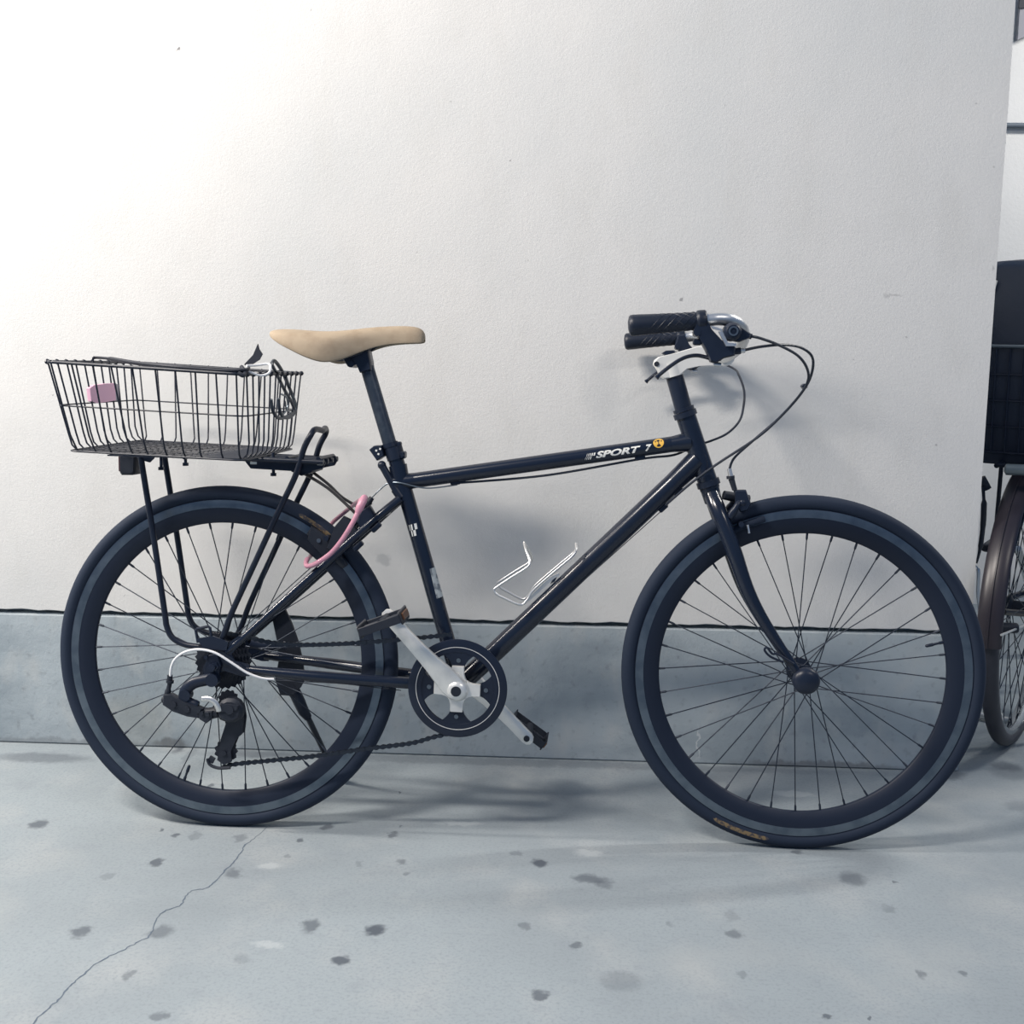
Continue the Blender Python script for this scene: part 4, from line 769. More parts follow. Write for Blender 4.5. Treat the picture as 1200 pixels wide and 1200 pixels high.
# brakes
def brake(p_piv, p_top, p_pad, noodle, label):
    mb = MB()
    for s_ in (-1, 1):
        a_ = (p_piv[0], s_ * 0.034, p_piv[2]); b2 = (p_top[0], s_ * 0.020, p_top[2]); c_ = (p_pad[0], s_ * 0.022, p_pad[2])
        mid = lerp(a_, b2, 0.5); mid = (mid[0], s_ * 0.036, mid[2])
        mb.tube(catmull([a_, mid, b2], 6), [0.0075] * 5 + [0.006] * 8, 12)
        mb.ycyl(a_[0], a_[2], s_ * 0.026 - 0.008, s_ * 0.034 + 0.008, 0.0085, 16)
        mb.cyl((c_[0], s_ * 0.018, c_[2]), (c_[0], s_ * 0.042, c_[2]), 0.005, None, 12)
    o_ = mb.build('brake_caliper', SATIN, bike); tag(o_, label)
    return o_
# front v-brake
bo = brake((0.9729, -0.0000, 0.6426), (0.9972, 0.0000, 0.6851), (0.9940, 0.0000, 0.6300), None, 'front rim brake above the fork')
MB().cyl((0.9627, -0.0120, 0.6823), (1.0103, -0.0000, 0.6724), 0.0085, 0.010, 16).build('brake_arm', GREASE, bo)
mb = MB(); mb.prism(xz([(0.9812, -0.0300, 0.6937), (1.0016, -0.0300, 0.6940), (1.0117, -0.0300, 0.6687), (1.0058, -0.0300, 0.6558), (0.9933, -0.0300, 0.6524), (0.9835, -0.0300, 0.6650)]), -0.036, -0.018, bev=0.003); mb.ball((0.9960, -0.0300, 0.6700), 0.009); mb.build('brake_arm', SATIN, bo)
for s_ in (-1, 1):
    a0 = ang_of((0.9608, -0.0000, 0.6131), WB); a1 = ang_of((1.0417, -0.0000, 0.6325), WB); cc = [(WB + 0.3075 * math.cos(a0 + (a1 - a0) * i / 8), s_ * 0.0185, HR + 0.3075 * math.sin(a0 + (a1 - a0) * i / 8)) for i in range(9)]
    MB().tube(cc, [0.0055] + [0.0068] * 7 + [0.0055], 10, flat=(0.8, 1)).build('brake_pad', RUBBER, bo)
MB().cyl((1.0066, -0.0300, 0.6286), (1.0099, -0.0320, 0.6129), 0.0024, None, 10).build('cable_end', CHROME, bo)
MB().cyl((0.9699, -0.0300, 0.7333), (0.9734, -0.0300, 0.7191), 0.0042, 0.0046, 14).build('noodle', CHROME, bo)
mb = MB(); mb.cyl((0.9726, -0.0300, 0.7198), (0.9732, -0.0300, 0.7143), 0.0076, None, 16); mb.cyl((0.9743, -0.0300, 0.7143), (0.9812, -0.0300, 0.6937), 0.0058, 0.0048, 14); mb.cyl((0.9811, -0.0300, 0.6953), (0.9899, -0.0280, 0.6681), 0.0035, None, 10); mb.build('brake_boot', GREASE, bo)
# rear v-brake
bo = brake((0.2264, 0.0000, 0.5793), (0.2805, -0.0000, 0.6371), (0.2096, -0.0000, 0.5890), None, 'rear rim brake on the seat stays')
mb = MB(); mb.prism(xz([(0.2789, -0.0400, 0.6442), (0.2937, -0.0400, 0.6542), (0.3052, -0.0400, 0.6348), (0.2920, -0.0400, 0.6117), (0.2787, -0.0400, 0.6049), (0.2689, -0.0400, 0.6211)]), -0.045, -0.024, bev=0.004); mb.build('brake_arm', SATIN, bo)
mb = MB(); mb.prism(xz([(0.2268, -0.0300, 0.6127), (0.2435, -0.0300, 0.6327), (0.2568, -0.0300, 0.6264), (0.2700, -0.0300, 0.6069), (0.2499, -0.0300, 0.5735), (0.2299, -0.0300, 0.5565), (0.2099, -0.0300, 0.5694)]), -0.044, -0.030, bev=0.003); mb.build('brake_arm', GREASE, bo)
mb = MB(); mb.cyl((0.2926, -0.0100, 0.6663), (0.2847, -0.0120, 0.6548), 0.0050, 0.0062, 12); mb.cyl((0.2880, -0.0120, 0.6582), (0.2767, -0.0140, 0.6383), 0.0065, 0.0050, 12); mb.build('brake_boot', GREASE, bo)
for s_ in (-1, 1):
    a0 = ang_of((0.2431, -0.0000, 0.5327), 0); a1 = ang_of((0.1691, -0.0000, 0.5983), 0); cc = [(0.3075 * math.cos(a0 + (a1 - a0) * i / 8), s_ * 0.0185, HR + 0.3075 * math.sin(a0 + (a1 - a0) * i / 8)) for i in range(9)]
    MB().tube(cc, [0.006] + [0.0085] * 7 + [0.006], 10, flat=(0.7, 1)).build('brake_pad', GREASE, bo)
mb = MB(); e = (0.1925, -0.0300, 0.5831); mb.ycyl(e[0], e[2], -0.0305, -0.022, 0.0042, 12); mb.build('pad_bolt', GREY, bo)
MB().prism(xz([(0.1758, -0.0260, 0.6113), (0.2224, -0.0260, 0.5824), (0.2222, -0.0260, 0.5525), (0.1988, -0.0260, 0.5521), (0.1689, -0.0260, 0.5847)]), -0.027, -0.018, bev=0.003).build('pad_holder', GREASE, bo)

# bottle cage
def cg_half(s_, k=1.0):
    y_ = lambda v: s_ * v
    src = [(0.6865, -0.0000, 0.5833), (0.6871, 0.0000, 0.5734), (0.6811, 0.0000, 0.5626), (0.6592, 0.0000, 0.5431), (0.6381, -0.0000, 0.5244), (0.6080, -0.0000, 0.4964), (0.5966, -0.0000, 0.4786), (0.5868, 0.0000, 0.4684), (0.5744, 0.0000, 0.4706), (0.5561, 0.0000, 0.4793), (0.5378, -0.0000, 0.4889), (0.5336, -0.0000, 0.4972), (0.5410, 0.0000, 0.5040), (0.5673, -0.0000, 0.5221), (0.5927, -0.0000, 0.5387), (0.6000, 0.0000, 0.5468), (0.5983, -0.0000, 0.5568), (0.5915, 0.0000, 0.5715), (0.5865, -0.0000, 0.5830)]
    yy = [.000, .014, .022, .025, .026, .028, .030, .032, .034, .037, .040, .040, .039, .038, .036, .034, .028, .016, .000]
    return [(p[0], s_ * v, p[2]) for p, v in zip(src, yy)]
mb = MB()
for s_ in (-1, 1): mb.tube(catmull(cg_half(s_), 6), 0.0024, 10)
bc = mb.build('bottle_cage', CHROME, bike)
mb = MB(); mb.prism(xz([(0.6431, 0.0000, 0.5212), (0.6545, -0.0000, 0.5265), (0.6562, 0.0000, 0.5215), (0.6465, -0.0000, 0.5163), (0.6335, -0.0000, 0.5044), (0.5976, -0.0000, 0.4703), (0.5942, -0.0000, 0.4735), (0.6301, -0.0000, 0.5110)]), -0.007, 0.007); mb.build('cage_mount', CHROME, bc)
MB().prism(xz([(0.6464, -0.0000, 0.5196), (0.6530, -0.0000, 0.5214), (0.6465, -0.0000, 0.5097), (0.6384, 0.0000, 0.5045)]), -0.006, 0.006).build('cage_strap', RUBBER, bc)

# rear rack
rk = link('rack', None, bike)
HW = 0.060
NR = [(-0.1453, -0.0600, 0.7501), (-0.1425, -0.0600, 0.7256), (-0.1212, -0.0600, 0.5765), (-0.1036, -0.0600, 0.4407), (-0.0999, -0.0600, 0.4140), (-0.0893, -0.0600, 0.3925), (-0.0658, -0.0600, 0.3797), (-0.0320, -0.0600, 0.3756), (0.0017, -0.0600, 0.3748)]
FRN = [(0.0018, -0.0600, 0.3782), (0.0122, -0.0600, 0.4002), (0.0297, -0.0600, 0.4456), (0.0760, -0.0600, 0.5426), (0.1236, -0.0600, 0.6434), (0.1555, -0.0600, 0.7088), (0.1724, -0.0600, 0.7607), (0.1857, -0.0600, 0.7866)]
for s_ in (1, -1):
    f_ = (lambda P_: P_) if s_ > 0 else mir
    MB().tube(catmull(f_(NR), 8), 0.0058, 12).build('rack_leg', RACKM, rk)
hoop = catmull(FRN + [((0.1897, -0.0300, 0.7971)[0], -0.040, (0.1897, -0.0300, 0.7971)[2]), ((0.1940, -0.0000, 0.7980)[0], 0, (0.1906, -0.0000, 0.7938)[2])], 8); hoop2 = [Vector((p.x, -p.y, p.z)) for p in reversed(hoop[:-1])]
MB().tube(hoop + hoop2, 0.0058, 12).build('rack_leg', RACKM, rk)
mb = MB()
for y_ in (-HW, -0.02, 0.02, HW):
    z0 = 0.742; mb.tube([(-0.15, y_, z0 + 0.005), (0.21, y_, z0 - 0.006)], 0.005, 12)
for x_ in (-0.15, -0.06, 0.04, 0.14, 0.20): mb.tube([(x_, -HW, 0.742), (x_, HW, 0.742)], 0.0045, 10)
mb.build('platform', RACKM, rk)
# slotted plates at the front of the platform
mb = MB()
for s_ in (-1, 1):
    y_ = s_ * 0.050
    P4 = xz([(0.0554, -0.0500, 0.7360), (0.1959, -0.0500, 0.7379), (0.2075, -0.0500, 0.7430), (0.2115, -0.0500, 0.7333), (0.2057, -0.0500, 0.7235), (0.1892, -0.0500, 0.7200), (0.1760, -0.0500, 0.7166), (0.0668, -0.0500, 0.7215)]); mb.prism(P4, y_ - 0.0015, y_ + 0.0015)
mb.prism(xz([(0.1498, -0.0000, 0.7330), (0.1869, -0.0000, 0.7335), (0.1834, 0.0000, 0.7152), (0.1631, -0.0000, 0.7083), (0.1429, -0.0000, 0.7163)]), -0.045, 0.045, bev=0.002)
pp = mb.build('slotted_plate', RACKM, rk)
mb = MB(); e = (0.2013, -0.0520, 0.7325); mb.box((e[0], -0.052, e[2]), (0.011, 0.0015, 0.005), bev=0.0005); e = (0.0726, -0.0520, 0.7323); mb.box((e[0], -0.052, e[2]), (0.013, 0.0015, 0.005), bev=0.0005); mb.build('slot', PRINT, pp)
for t_ in ((-0.1165, -0.0300, 0.7177), (-0.0680, -0.0300, 0.7266), (0.1049, -0.0300, 0.7094)):
    mb = MB(); mb.cyl((t_[0], -0.03, t_[2]), (t_[0], -0.03, 0.752), 0.0030, None, 10); mb.cyl((t_[0], -0.03, t_[2] - 0.003), (t_[0], -0.03, t_[2] + 0.003), 0.0058, None, 6); mb.build('mounting_bolt', SATIN, rk)
mb = MB(); mb.prism(xz([(-0.1445, -0.0600, 0.7517), (-0.1176, -0.0600, 0.7521), (-0.1179, -0.0600, 0.7390), (-0.1265, -0.0600, 0.7308), (-0.1381, -0.0600, 0.7338)]), -0.062, -0.059); mb.build('tab', RACKM, rk)
for o_ in ([(0.1638, -0.0350, 0.7138), (0.2052, -0.0350, 0.6899), (0.2299, -0.0350, 0.6707), (0.2588, -0.0350, 0.6442), (0.2777, -0.0350, 0.6256)], [(0.1644, 0.0350, 0.7111), (0.1967, 0.0350, 0.6871), (0.2222, 0.0350, 0.6631), (0.2495, 0.0350, 0.6466), (0.2733, 0.0350, 0.6302)]):
    tag(MB().tube(catmull(o_, 6), 0.0042, 10, flat=(1.2, 0.7)).build('rack_stay', BROWN, rk), 'bronze grey stay to the seat stays')
mb = MB(); mb.prism(xz([(-0.2042, -0.0000, 0.7415), (-0.2015, -0.0000, 0.7448), (-0.1757, -0.0000, 0.7444), (-0.1723, 0.0000, 0.7402), (-0.1739, -0.0000, 0.7083), (-0.1783, -0.0000, 0.7032), (-0.2008, -0.0000, 0.7029), (-0.2041, 0.0000, 0.7079)]), -0.022, 0.022, bev=0.004); rfl = mb.build('reflector', GREASE, rk)
MB().box(((-0.2041, -0.0000, 0.7247)[0] - 0.001, 0, (-0.2037, -0.0000, 0.7247)[2]), (0.004, 0.036, 0.030), bev=0.001).build('lens', mat('dark_red_lens', (0.06, 0.012, 0.018), 0.2), rfl)
MB().box(((-0.1842, -0.0000, 0.7467)[0], 0, (-0.1842, -0.0000, 0.7467)[2]), (0.022, 0.03, 0.014), bev=0.002).build('bracket', RACKM, rfl)

# rear basket: top rim, mid wire, lengthwise and crosswise U wires
bk = link('basket', None, bike)
XT0, XT1, YT = -0.262, 0.103, 0.203; XB0, XB1, YBm = -0.236, 0.092, 0.168
zt = lambda x, y_: 0.922 - 0.055 * (x + 0.26) + 0.024 * y_
zb = lambda x, y_: 0.760 - 0.040 * (x + 0.24) + 0.020 * y_
zm = lambda x, y_: 0.8435 - 0.047 * (x + 0.25) + 0.022 * y_
def ring_(x0, x1, yy, zf, rad, wr_, nm, seg=8):
    cs = []
    for cx, cy, a0 in ((x1 - rad, yy - rad, 0), (x0 + rad, yy - rad, 90), (x0 + rad, -yy + rad, 180), (x1 - rad, -yy + rad, 270)):
        for k in range(5):
            a_ = math.radians(a0 + 22.5 * k); X, Y = cx + rad * math.cos(a_), cy + rad * math.sin(a_); cs.append(Vector((X, Y, zf(X, Y))))
    out = []
    for i in range(len(cs)):
        p, q = cs[i], cs[(i + 1) % len(cs)]; n_ = max(1, int((q - p).length / 0.03)); out += [p.lerp(q, t / n_) for t in range(n_)]
    return MB().tube(out, wr_, seg, closed=True).build(nm, RACKM, bk)
ring_(XT0, XT1, YT, zt, 0.022, 0.0030, 'rim_wire')
ring_((XT0 + XB0) / 2 - 0.002, (XT1 + XB1) / 2, (YT + YBm) / 2, zm, 0.022, 0.0014, 'wire')
ring_(XB0 - 0.002, XB1, YBm + 0.003, zb, 0.022, 0.0017, 'wire')
NX, NY = 10, 11; rj = random.Random(3)
for i in range(NX):
    t = i / (NX - 1); xt = XT0 + 0.014 + (XT1 - XT0 - 0.028) * t + rj.uniform(-.003, .003); xb = XB0 + 0.012 + (XB1 - XB0 - 0.024) * t + rj.uniform(-.004, .004)
    P_ = [(xt, -YT, zt(xt, -YT) + 0.0035), (xt, -YT + 0.001, zt(xt, -YT)), (xb * .8 + xt * .2, -YBm - 0.008, zb(xb, -YBm) + 0.03), (xb, -YBm, zb(xb, -YBm) + 0.010), (xb, -YBm + 0.010, zb(xb, -YBm)), (xb, 0, zb(xb, 0)), (xb, YBm - 0.010, zb(xb, YBm)), (xb, YBm, zb(xb, YBm) + 0.010), (xb * .8 + xt * .2, YBm + 0.008, zb(xb, YBm) + 0.03), (xt, YT - 0.001, zt(xt, YT)), (xt, YT, zt(xt, YT) + 0.0035)]
    o = MB().tube(P_, 0.00165, 6).build('wire', RACKM, bk)
for j in range(NY):
    t = j / (NY - 1); yt = -YT + 0.016 + (2 * YT - 0.032) * t; yb = -YBm + 0.014 + (2 * YBm - 0.028) * t
    P_ = [(XT0, yt, zt(XT0, yt) + 0.0035), (XT0, yt, zt(XT0, yt)), (XB0 - 0.006, yb, zb(XB0, yb) + 0.03), (XB0, yb, zb(XB0, yb) + 0.010), (XB0 + 0.010, yb, zb(XB0, yb)), (0, yb, zb(0, yb)), (XB1 - 0.010, yb, zb(XB1, yb)), (XB1, yb, zb(XB1, yb) + 0.010), (XB1 + 0.004, yb, zb(XB1, yb) + 0.03), (XT1, yt, zt(XT1, yt)), (XT1, yt, zt(XT1, yt) + 0.0035)]
    o = MB().tube(P_, 0.00165, 6).build('wire', RACKM, bk)
    MB().ball((XT0 - 0.001, yt, zt(XT0, yt)), 0.0052, 8).build('wire_end', RACKM, bk); MB().ball((XT1 + 0.001, yt, zt(XT1, yt)), 0.0052, 8).build('wire_end', RACKM, bk)
# close-set floor grid, too fine to tell the wires apart
mb = MB()
for k in range(34):
    yb = -YBm + 0.006 + (2 * YBm - 0.012) * k / 33; mb.tube([(XB0 + 0.07, yb, zb(0, yb) + 0.002), (XB1 - 0.012, yb, zb(XB1, yb) + 0.002)], 0.0016, 5)
for k in range(12):
    x_ = XB0 + 0.02 + (XB1 - XB0 - 0.035) * k / 11; mb.tube([(x_, -YBm + 0.004, zb(x_, -YBm)), (x_, YBm - 0.004, zb(x_, YBm))], 0.0016, 5)
tag(mb.build('floor_grid', RACKM, bk), 'close-set wire floor of the basket', kind='stuff')

# ------------------------------------------------------------------ things on the bicycle (own top-level objects, placed in world space)
BM = bike.matrix_basis.copy() if False else (Matrix.Translation(bike.location) @ bike.rotation_euler.to_matrix().to_4x4())
def rest(mb, name, m, parent=None, **k):
    mb.v = [tuple(BM @ Vector(v)) for v in mb.v]; return mb.build(name, m, parent, **k)
# pink cable lock
pts = [(0.1709, -0.0350, 0.5477), (0.1709, -0.0450, 0.5408), (0.1784, -0.0580, 0.5371), (0.1985, -0.0720, 0.5452), (0.2279, -0.0780, 0.5661), (0.2518, -0.0820, 0.5946), (0.2698, -0.0820, 0.6239), (0.2795, -0.0780, 0.6446), (0.2860, -0.0700, 0.6633)]
mb = MB(); mb.tube(catmull(pts, 8), 0.0048, 14)
lk = rest(mb, 'cable_lock', PINK); tag(lk, 'pink cable lock looped round the rack stays and rear brake', 'lock')
rest(MB().tube([(0.2787, -0.0780, 0.6430), (0.2818, -0.0770, 0.6509), (0.2873, -0.0720, 0.6651), (0.2893, -0.0660, 0.6702), (0.2835, -0.0500, 0.6704)], [0.0055, 0.0078, 0.0080, 0.0068, 0.003], 16), 'lock_head', PINK, lk)
rest(MB().tube(catmull([(0.2831, -0.0600, 0.6672), (0.2621, -0.0000, 0.6567), (0.2331, 0.0550, 0.6377), (0.2125, 0.0620, 0.6213), (0.1981, 0.0640, 0.6088), (0.1850, 0.0600, 0.5919), (0.1700, 0.0500, 0.5619), (0.1653, -0.0000, 0.5445), (0.1709, -0.0350, 0.5477)], 8), 0.0042, 12), 'lock_cable', PINK, lk)
# pink band wrapped on the basket wires
mb = MB(); xa, xb = -0.3107, -0.2712
a = [(-0.2496, -0.0420, 0.8708), (-0.2485, -0.0270, 0.8767), (-0.2475, 0.0260, 0.8805), (-0.2475, 0.0710, 0.8819), (-0.2527, 0.1000, 0.8787)]; b3 = [(-0.2495, -0.0380, 0.8463), (-0.2496, -0.0150, 0.8421), (-0.2484, 0.0300, 0.8444), (-0.2482, 0.0750, 0.8476), (-0.2517, 0.1000, 0.8458)]
vs = []; 
for p, q_ in zip(a, b3):
    vs += [p, q_]
n = len(a); ins = [(v[0] - 0.007, v[1], v[2]) for v in vs]; vs2 = vs + ins; k = 2 * n
fs = []
for i in range(n - 1):
    fs += [(2 * i, 2 * i + 2, 2 * i + 3, 2 * i + 1), (k + 2 * i, k + 2 * i + 1, k + 2 * i + 3, k + 2 * i + 2), (2 * i, k + 2 * i, k + 2 * i + 2, 2 * i + 2), (2 * i + 1, 2 * i + 3, k + 2 * i + 3, k + 2 * i + 1)]
fs += [(0, 1, k + 1, k), (2 * n - 2, k + 2 * n - 2, k + 2 * n - 1, 2 * n - 1)]
mb.add(vs2, fs); o = rest(mb, 'pink_band', [PINKFOAM, GREYFOAM], angle=60); o.data.polygons.foreach_set('material_index', [1 if (i // 4) == n - 2 and i < 4 * (n - 1) else 0 for i in range(len(o.data.polygons))])
tag(o, 'small pink band wrapped round the wires inside the basket', 'band')
# black strap along the near rim
mb = MB(); sp = [(-0.2600, -0.0020, 0.9281), (-0.2610, 0.0120, 0.9311), (-0.2119, -0.0300, 0.9276), (-0.1248, -0.1200, 0.9176), (-0.0340, -0.1900, 0.9095), (0.0317, -0.2000, 0.9045), (0.0780, -0.2000, 0.9026), (0.1026, -0.1900, 0.9045), (0.0980, -0.1600, 0.9082)]
mb.tube(catmull(sp, 8), [0.0030] * 16 + [0.0045] * 49, 8, flat=(0.7, 1.1))
stp = rest(mb, 'strap', STRAPM); tag(stp, 'black strap lying along the near rim of the rear basket, pointed end sticking up', 'strap')
tl = xz([(0.0818, -0.1300, 0.9165), (0.0986, -0.1300, 0.9336), (0.1076, -0.1300, 0.9536), (0.1099, -0.1300, 0.9444), (0.1161, -0.1300, 0.9352), (0.1104, -0.1300, 0.9252), (0.0968, -0.1300, 0.9166), (0.0873, -0.1300, 0.9119)])
mb = MB(); mb.prism(tl, -0.133, -0.129); rest(mb, 'strap_tail', STRAPM, stp)
mb = MB().tube(catmull([(0.0887, -0.1700, 0.9109), (0.1010, -0.1900, 0.9015), (0.1025, -0.2050, 0.8953), (0.0940, -0.2070, 0.8996)], 4), 0.004, 8); rest(mb, 'strap_end', STRAPM, stp)
# elastic cord with hooks hanging at the saddle end
mb = MB()
mb.tube(catmull([(0.1030, -0.0300, 0.9209), (0.1002, 0.0200, 0.8991), (0.0986, 0.0800, 0.8697), (0.0988, 0.1300, 0.8456), (0.0982, 0.1450, 0.8298), (0.0983, 0.1050, 0.8199), (0.0986, 0.0350, 0.8160), (0.0996, -0.0100, 0.8300), (0.1000, -0.0250, 0.8529)], 8), 0.0034, 10)
mb.tube(catmull([(0.1032, -0.0280, 0.9210), (0.1011, 0.0000, 0.9266), (0.0998, 0.0520, 0.9097), (0.0988, 0.1050, 0.8801), (0.0988, 0.1500, 0.8490), (0.0987, 0.1600, 0.8314), (0.0981, 0.1250, 0.8179), (0.0986, 0.0720, 0.8170), (0.0996, 0.0380, 0.8294), (0.1001, 0.0250, 0.8545)], 8), 0.0036, 10)
ec = rest(mb, 'elastic_cord', ELASTIC); tag(ec, 'dark elastic cord with wire hooks hanging in loops at the saddle end of the basket', 'cord')
mb = MB().tube(catmull([(0.1003, 0.0750, 0.9069), (0.0999, 0.1200, 0.8699), (0.0996, 0.1600, 0.8349), (0.0986, 0.1300, 0.8247), (0.0995, 0.0880, 0.8322), (0.0998, 0.0750, 0.8493)], 6), 0.0018, 8); rest(mb, 'hook', GREY, ec)
mb = MB().tube(catmull([(0.0999, 0.0550, 0.8224), (0.0994, 0.0950, 0.8355), (0.0998, 0.0880, 0.8561), (0.1005, 0.0480, 0.8628)], 6), 0.0020, 8); rest(mb, 'hook', GREY, ec)
# white plastic tie on the rim
mb = MB().tube(catmull([(0.0950, -0.1600, 0.9135), (0.1062, -0.1400, 0.9149), (0.1254, -0.1300, 0.9176), (0.1330, -0.1400, 0.9120), (0.1326, -0.1500, 0.9011), (0.1214, -0.1600, 0.8962), (0.1088, -0.1700, 0.9005), (0.0979, -0.1750, 0.9033), (0.0917, -0.1800, 0.8994)], 6), 0.0022, 8)
o = rest(mb, 'plastic_tie', HOUSING); tag(o, 'white plastic tie knotted round the basket rim', 'tie')

# ------------------------------------------------------------------ second bicycle, standing in the recess at the right edge
b2 = link('bicycle', None); b2.location = (1.20, 0.225, 0.0); b2.rotation_euler = (0, 0, math.radians(60))
tag(b2, 'dark bicycle with brown mudguard, cut off at the right edge beyond the wall end', 'bicycle')
def wheel2(x):
    wh = link('wheel', None, b2, (x, 0, 0.33))
    pr = [(0.312 + 0.018 * math.cos(math.radians(-135 + 270 * k / 17)), 0.0185 * math.sin(math.radians(-135 + 270 * k / 17))) for k in range(18)]
    MB().lathe(pr, 96).build('tyre', mat('worn_tyre', (0.020, 0.022, 0.032), 0.5), wh)
    MB().lathe([(0.303, -0.014), (0.303, 0.014), (0.291, 0.0145), (0.286, 0.008), (0.284, 0), (0.286, -0.008), (0.291, -0.0145)], 96).build('rim', mat('alloy_rim', (0.25, 0.28, 0.31), 0.25, 0.9), wh)
    MB().lathe([(0.006, -0.05), (0.018, -0.045), (0.024, -0.030), (0.024, -0.026), (0.014, -0.02), (0.014, 0.02), (0.024, 0.026), (0.024, 0.030), (0.018, 0.045), (0.006, 0.05)], 28, closed=False).ycyl(0, 0, -0.075, 0.075, 0.005, 12).build('hub', GREASE, wh)
    ms = {}
    for s_ in (-1, 1):
        for dr in (-1, 1):
            a_ = dr * math.radians(62); ms[s_, dr] = MB().tube([(0.022 * math.sin(a_), s_ * 0.028, 0.022 * math.cos(a_)), (0, 0, 0.286)], 0.0011, 6).tube([(0, s_ * .004, 0.272), (0, 0, 0.287)], 0.0022, 6).mesh('spoke', SPOKEM)
    for k in range(36): link('spoke', ms[-1 if k % 2 else 1, 1 if (k // 2) % 2 else -1], wh, rot=(0, math.radians(10 * k + 4), 0))
    return wh
wheel2(0); wheel2(1.08)
def fender2(x, a0, a1):
    pr = [(0.337 + 0.012 * math.cos(math.radians(t)), 0.027 * math.sin(math.radians(t))) for t in range(-90, 91, 15)]; pr2 = [(r_ - 0.0015, y_ * 0.96) for r_, y_ in reversed(pr)]
    mb = MB().lathe(pr + pr2, 60, c=(x, 0, 0.33), a0=math.radians(a0), a1=math.radians(a1))
    f_ = mb.build('mudguard', FENDM, b2); 
    MB().tube([(x + 0.3505 * math.cos(math.radians(a0 + (a1 - a0) * k / 40)), 0, 0.33 + 0.3505 * math.sin(math.radians(a0 + (a1 - a0) * k / 40))) for k in range(41)], 0.0018, 6).build('ridge', FENDM, f_)
    return f_
f_ = fender2(0, 50, 183); fender2(1.08, 20, 150)
mb = MB()
for s_ in (-1, 1): mb.tube([(-0.345, s_ * 0.026, 0.345), (-0.20, s_ * 0.042, 0.335), (-0.01, s_ * 0.062, 0.33)], 0.0025, 8)
mb.build('mudguard_stay', CHROME, b2)
MB().tube([(-0.2623, 0.0044, 0.3388), (-0.2596, -0.0004, 0.3389), (-0.2395, -0.0352, 0.3379), (-0.2381, -0.0375, 0.3380)], [0.009, 0.0115, 0.0115, 0.010], 14).build('axle_peg', GREASE, b2)
tag(MB().tube([(-0.1301, 0.0154, 0.3438), (-0.0089, -0.0346, 0.3193)], 0.0075, 12).build('chain_stay', BROWN, b2), 'bronze brown stay')
fr = MB()
for s_ in (-1, 1):
    fr.tube([(0, s_ * 0.06, 0.33), (0.2, s_ * 0.055, 0.31), (0.43, s_ * 0.03, 0.29)], 0.009, 12); fr.tube([(0, s_ * 0.06, 0.33), (0.15, s_ * 0.045, 0.52), (0.31, s_ * 0.014, 0.72)], 0.0075, 12)
    fr.tube(catmull([(0.98, s_ * 0.035, 0.66), (1.02, s_ * 0.05, 0.48), (1.08, s_ * 0.055, 0.33)], 5), 0.010, 12)
fr.cyl((0.44, 0, 0.28), (0.28, 0, 0.80), 0.0155); fr.tube(catmull([(0.44, 0, 0.29), (0.66, 0, 0.40), (0.92, 0, 0.78)], 8), 0.0185, 18); fr.tube(catmull([(0.40, 0, 0.42), (0.64, 0, 0.54), (0.90, 0, 0.86)], 8), 0.013, 16)
fr.cyl((0.975, 0, 0.68), (0.90, 0, 0.90), 0.018); fr.ycyl(0.44, 0.29, -0.036, 0.036, 0.021); fr.cyl((0.98, -0.04, 0.665), (0.98, 0.04, 0.665), 0.014)
fr.build('frame', BLACK, b2)
fr = MB(); fr.cyl((0.90, 0, 0.88), (0.875, 0, 1.00), 0.0125)
fr.tube(catmull([(0.66, -0.29, 1.06), (0.80, -0.28, 1.05), (0.90, -0.22, 1.04), (0.91, -0.10, 1.02), (0.885, 0, 1.0), (0.91, 0.10, 1.02), (0.90, 0.22, 1.04), (0.80, 0.28, 1.05), (0.66, 0.29, 1.06)], 8), 0.011, 14); fr.build('handlebar', CHROME, b2)
for s_ in (-1, 1): MB().tube([(0.64, s_ * 0.29, 1.06), (0.76, s_ * 0.284, 1.054)], 0.0155, 16).build('grip', GRIPM, b2)
mb = MB(); mb.cyl((0.28, 0, 0.78), (0.255, 0, 0.90), 0.0125); mb.build('seatpost', CHROME, b2)
mb = MB(); mb.tube(catmull([(0.13, 0, 0.925), (0.17, 0, 0.93), (0.24, 0, 0.928), (0.32, 0, 0.925), (0.39, 0, 0.925), (0.41, 0, 0.92)], 4), [0.03, .045, .07, .085, .09, .09, .088, .083, .075, .065, .055, .046, .038, .034, .031, .029, .028, .027, .026, .024, .012], 20, flat=(1, 0.33)); mb.build('saddle', STRAPM, b2)
mb = MB(); mb.lathe([(0.085, -0.04), (0.085, -0.044), (0.070, -0.044), (0.070, -0.04)], 48, c=(0.44, 0, 0.29)); mb.tube([(0.44, -0.07, 0.29), (0.44 + 0.12, -0.08, 0.17)], 0.009, 12); mb.tube([(0.44, 0.07, 0.29), (0.44 - 0.12, 0.08, 0.41)], 0.009, 12); mb.build('crank', CHROME, b2)
for p_ in ((0.56, -0.125, 0.17), (0.32, 0.125, 0.41)): MB().box(p_, (0.09, 0.075, 0.022), bev=0.004).build('pedal', GREASE, b2)
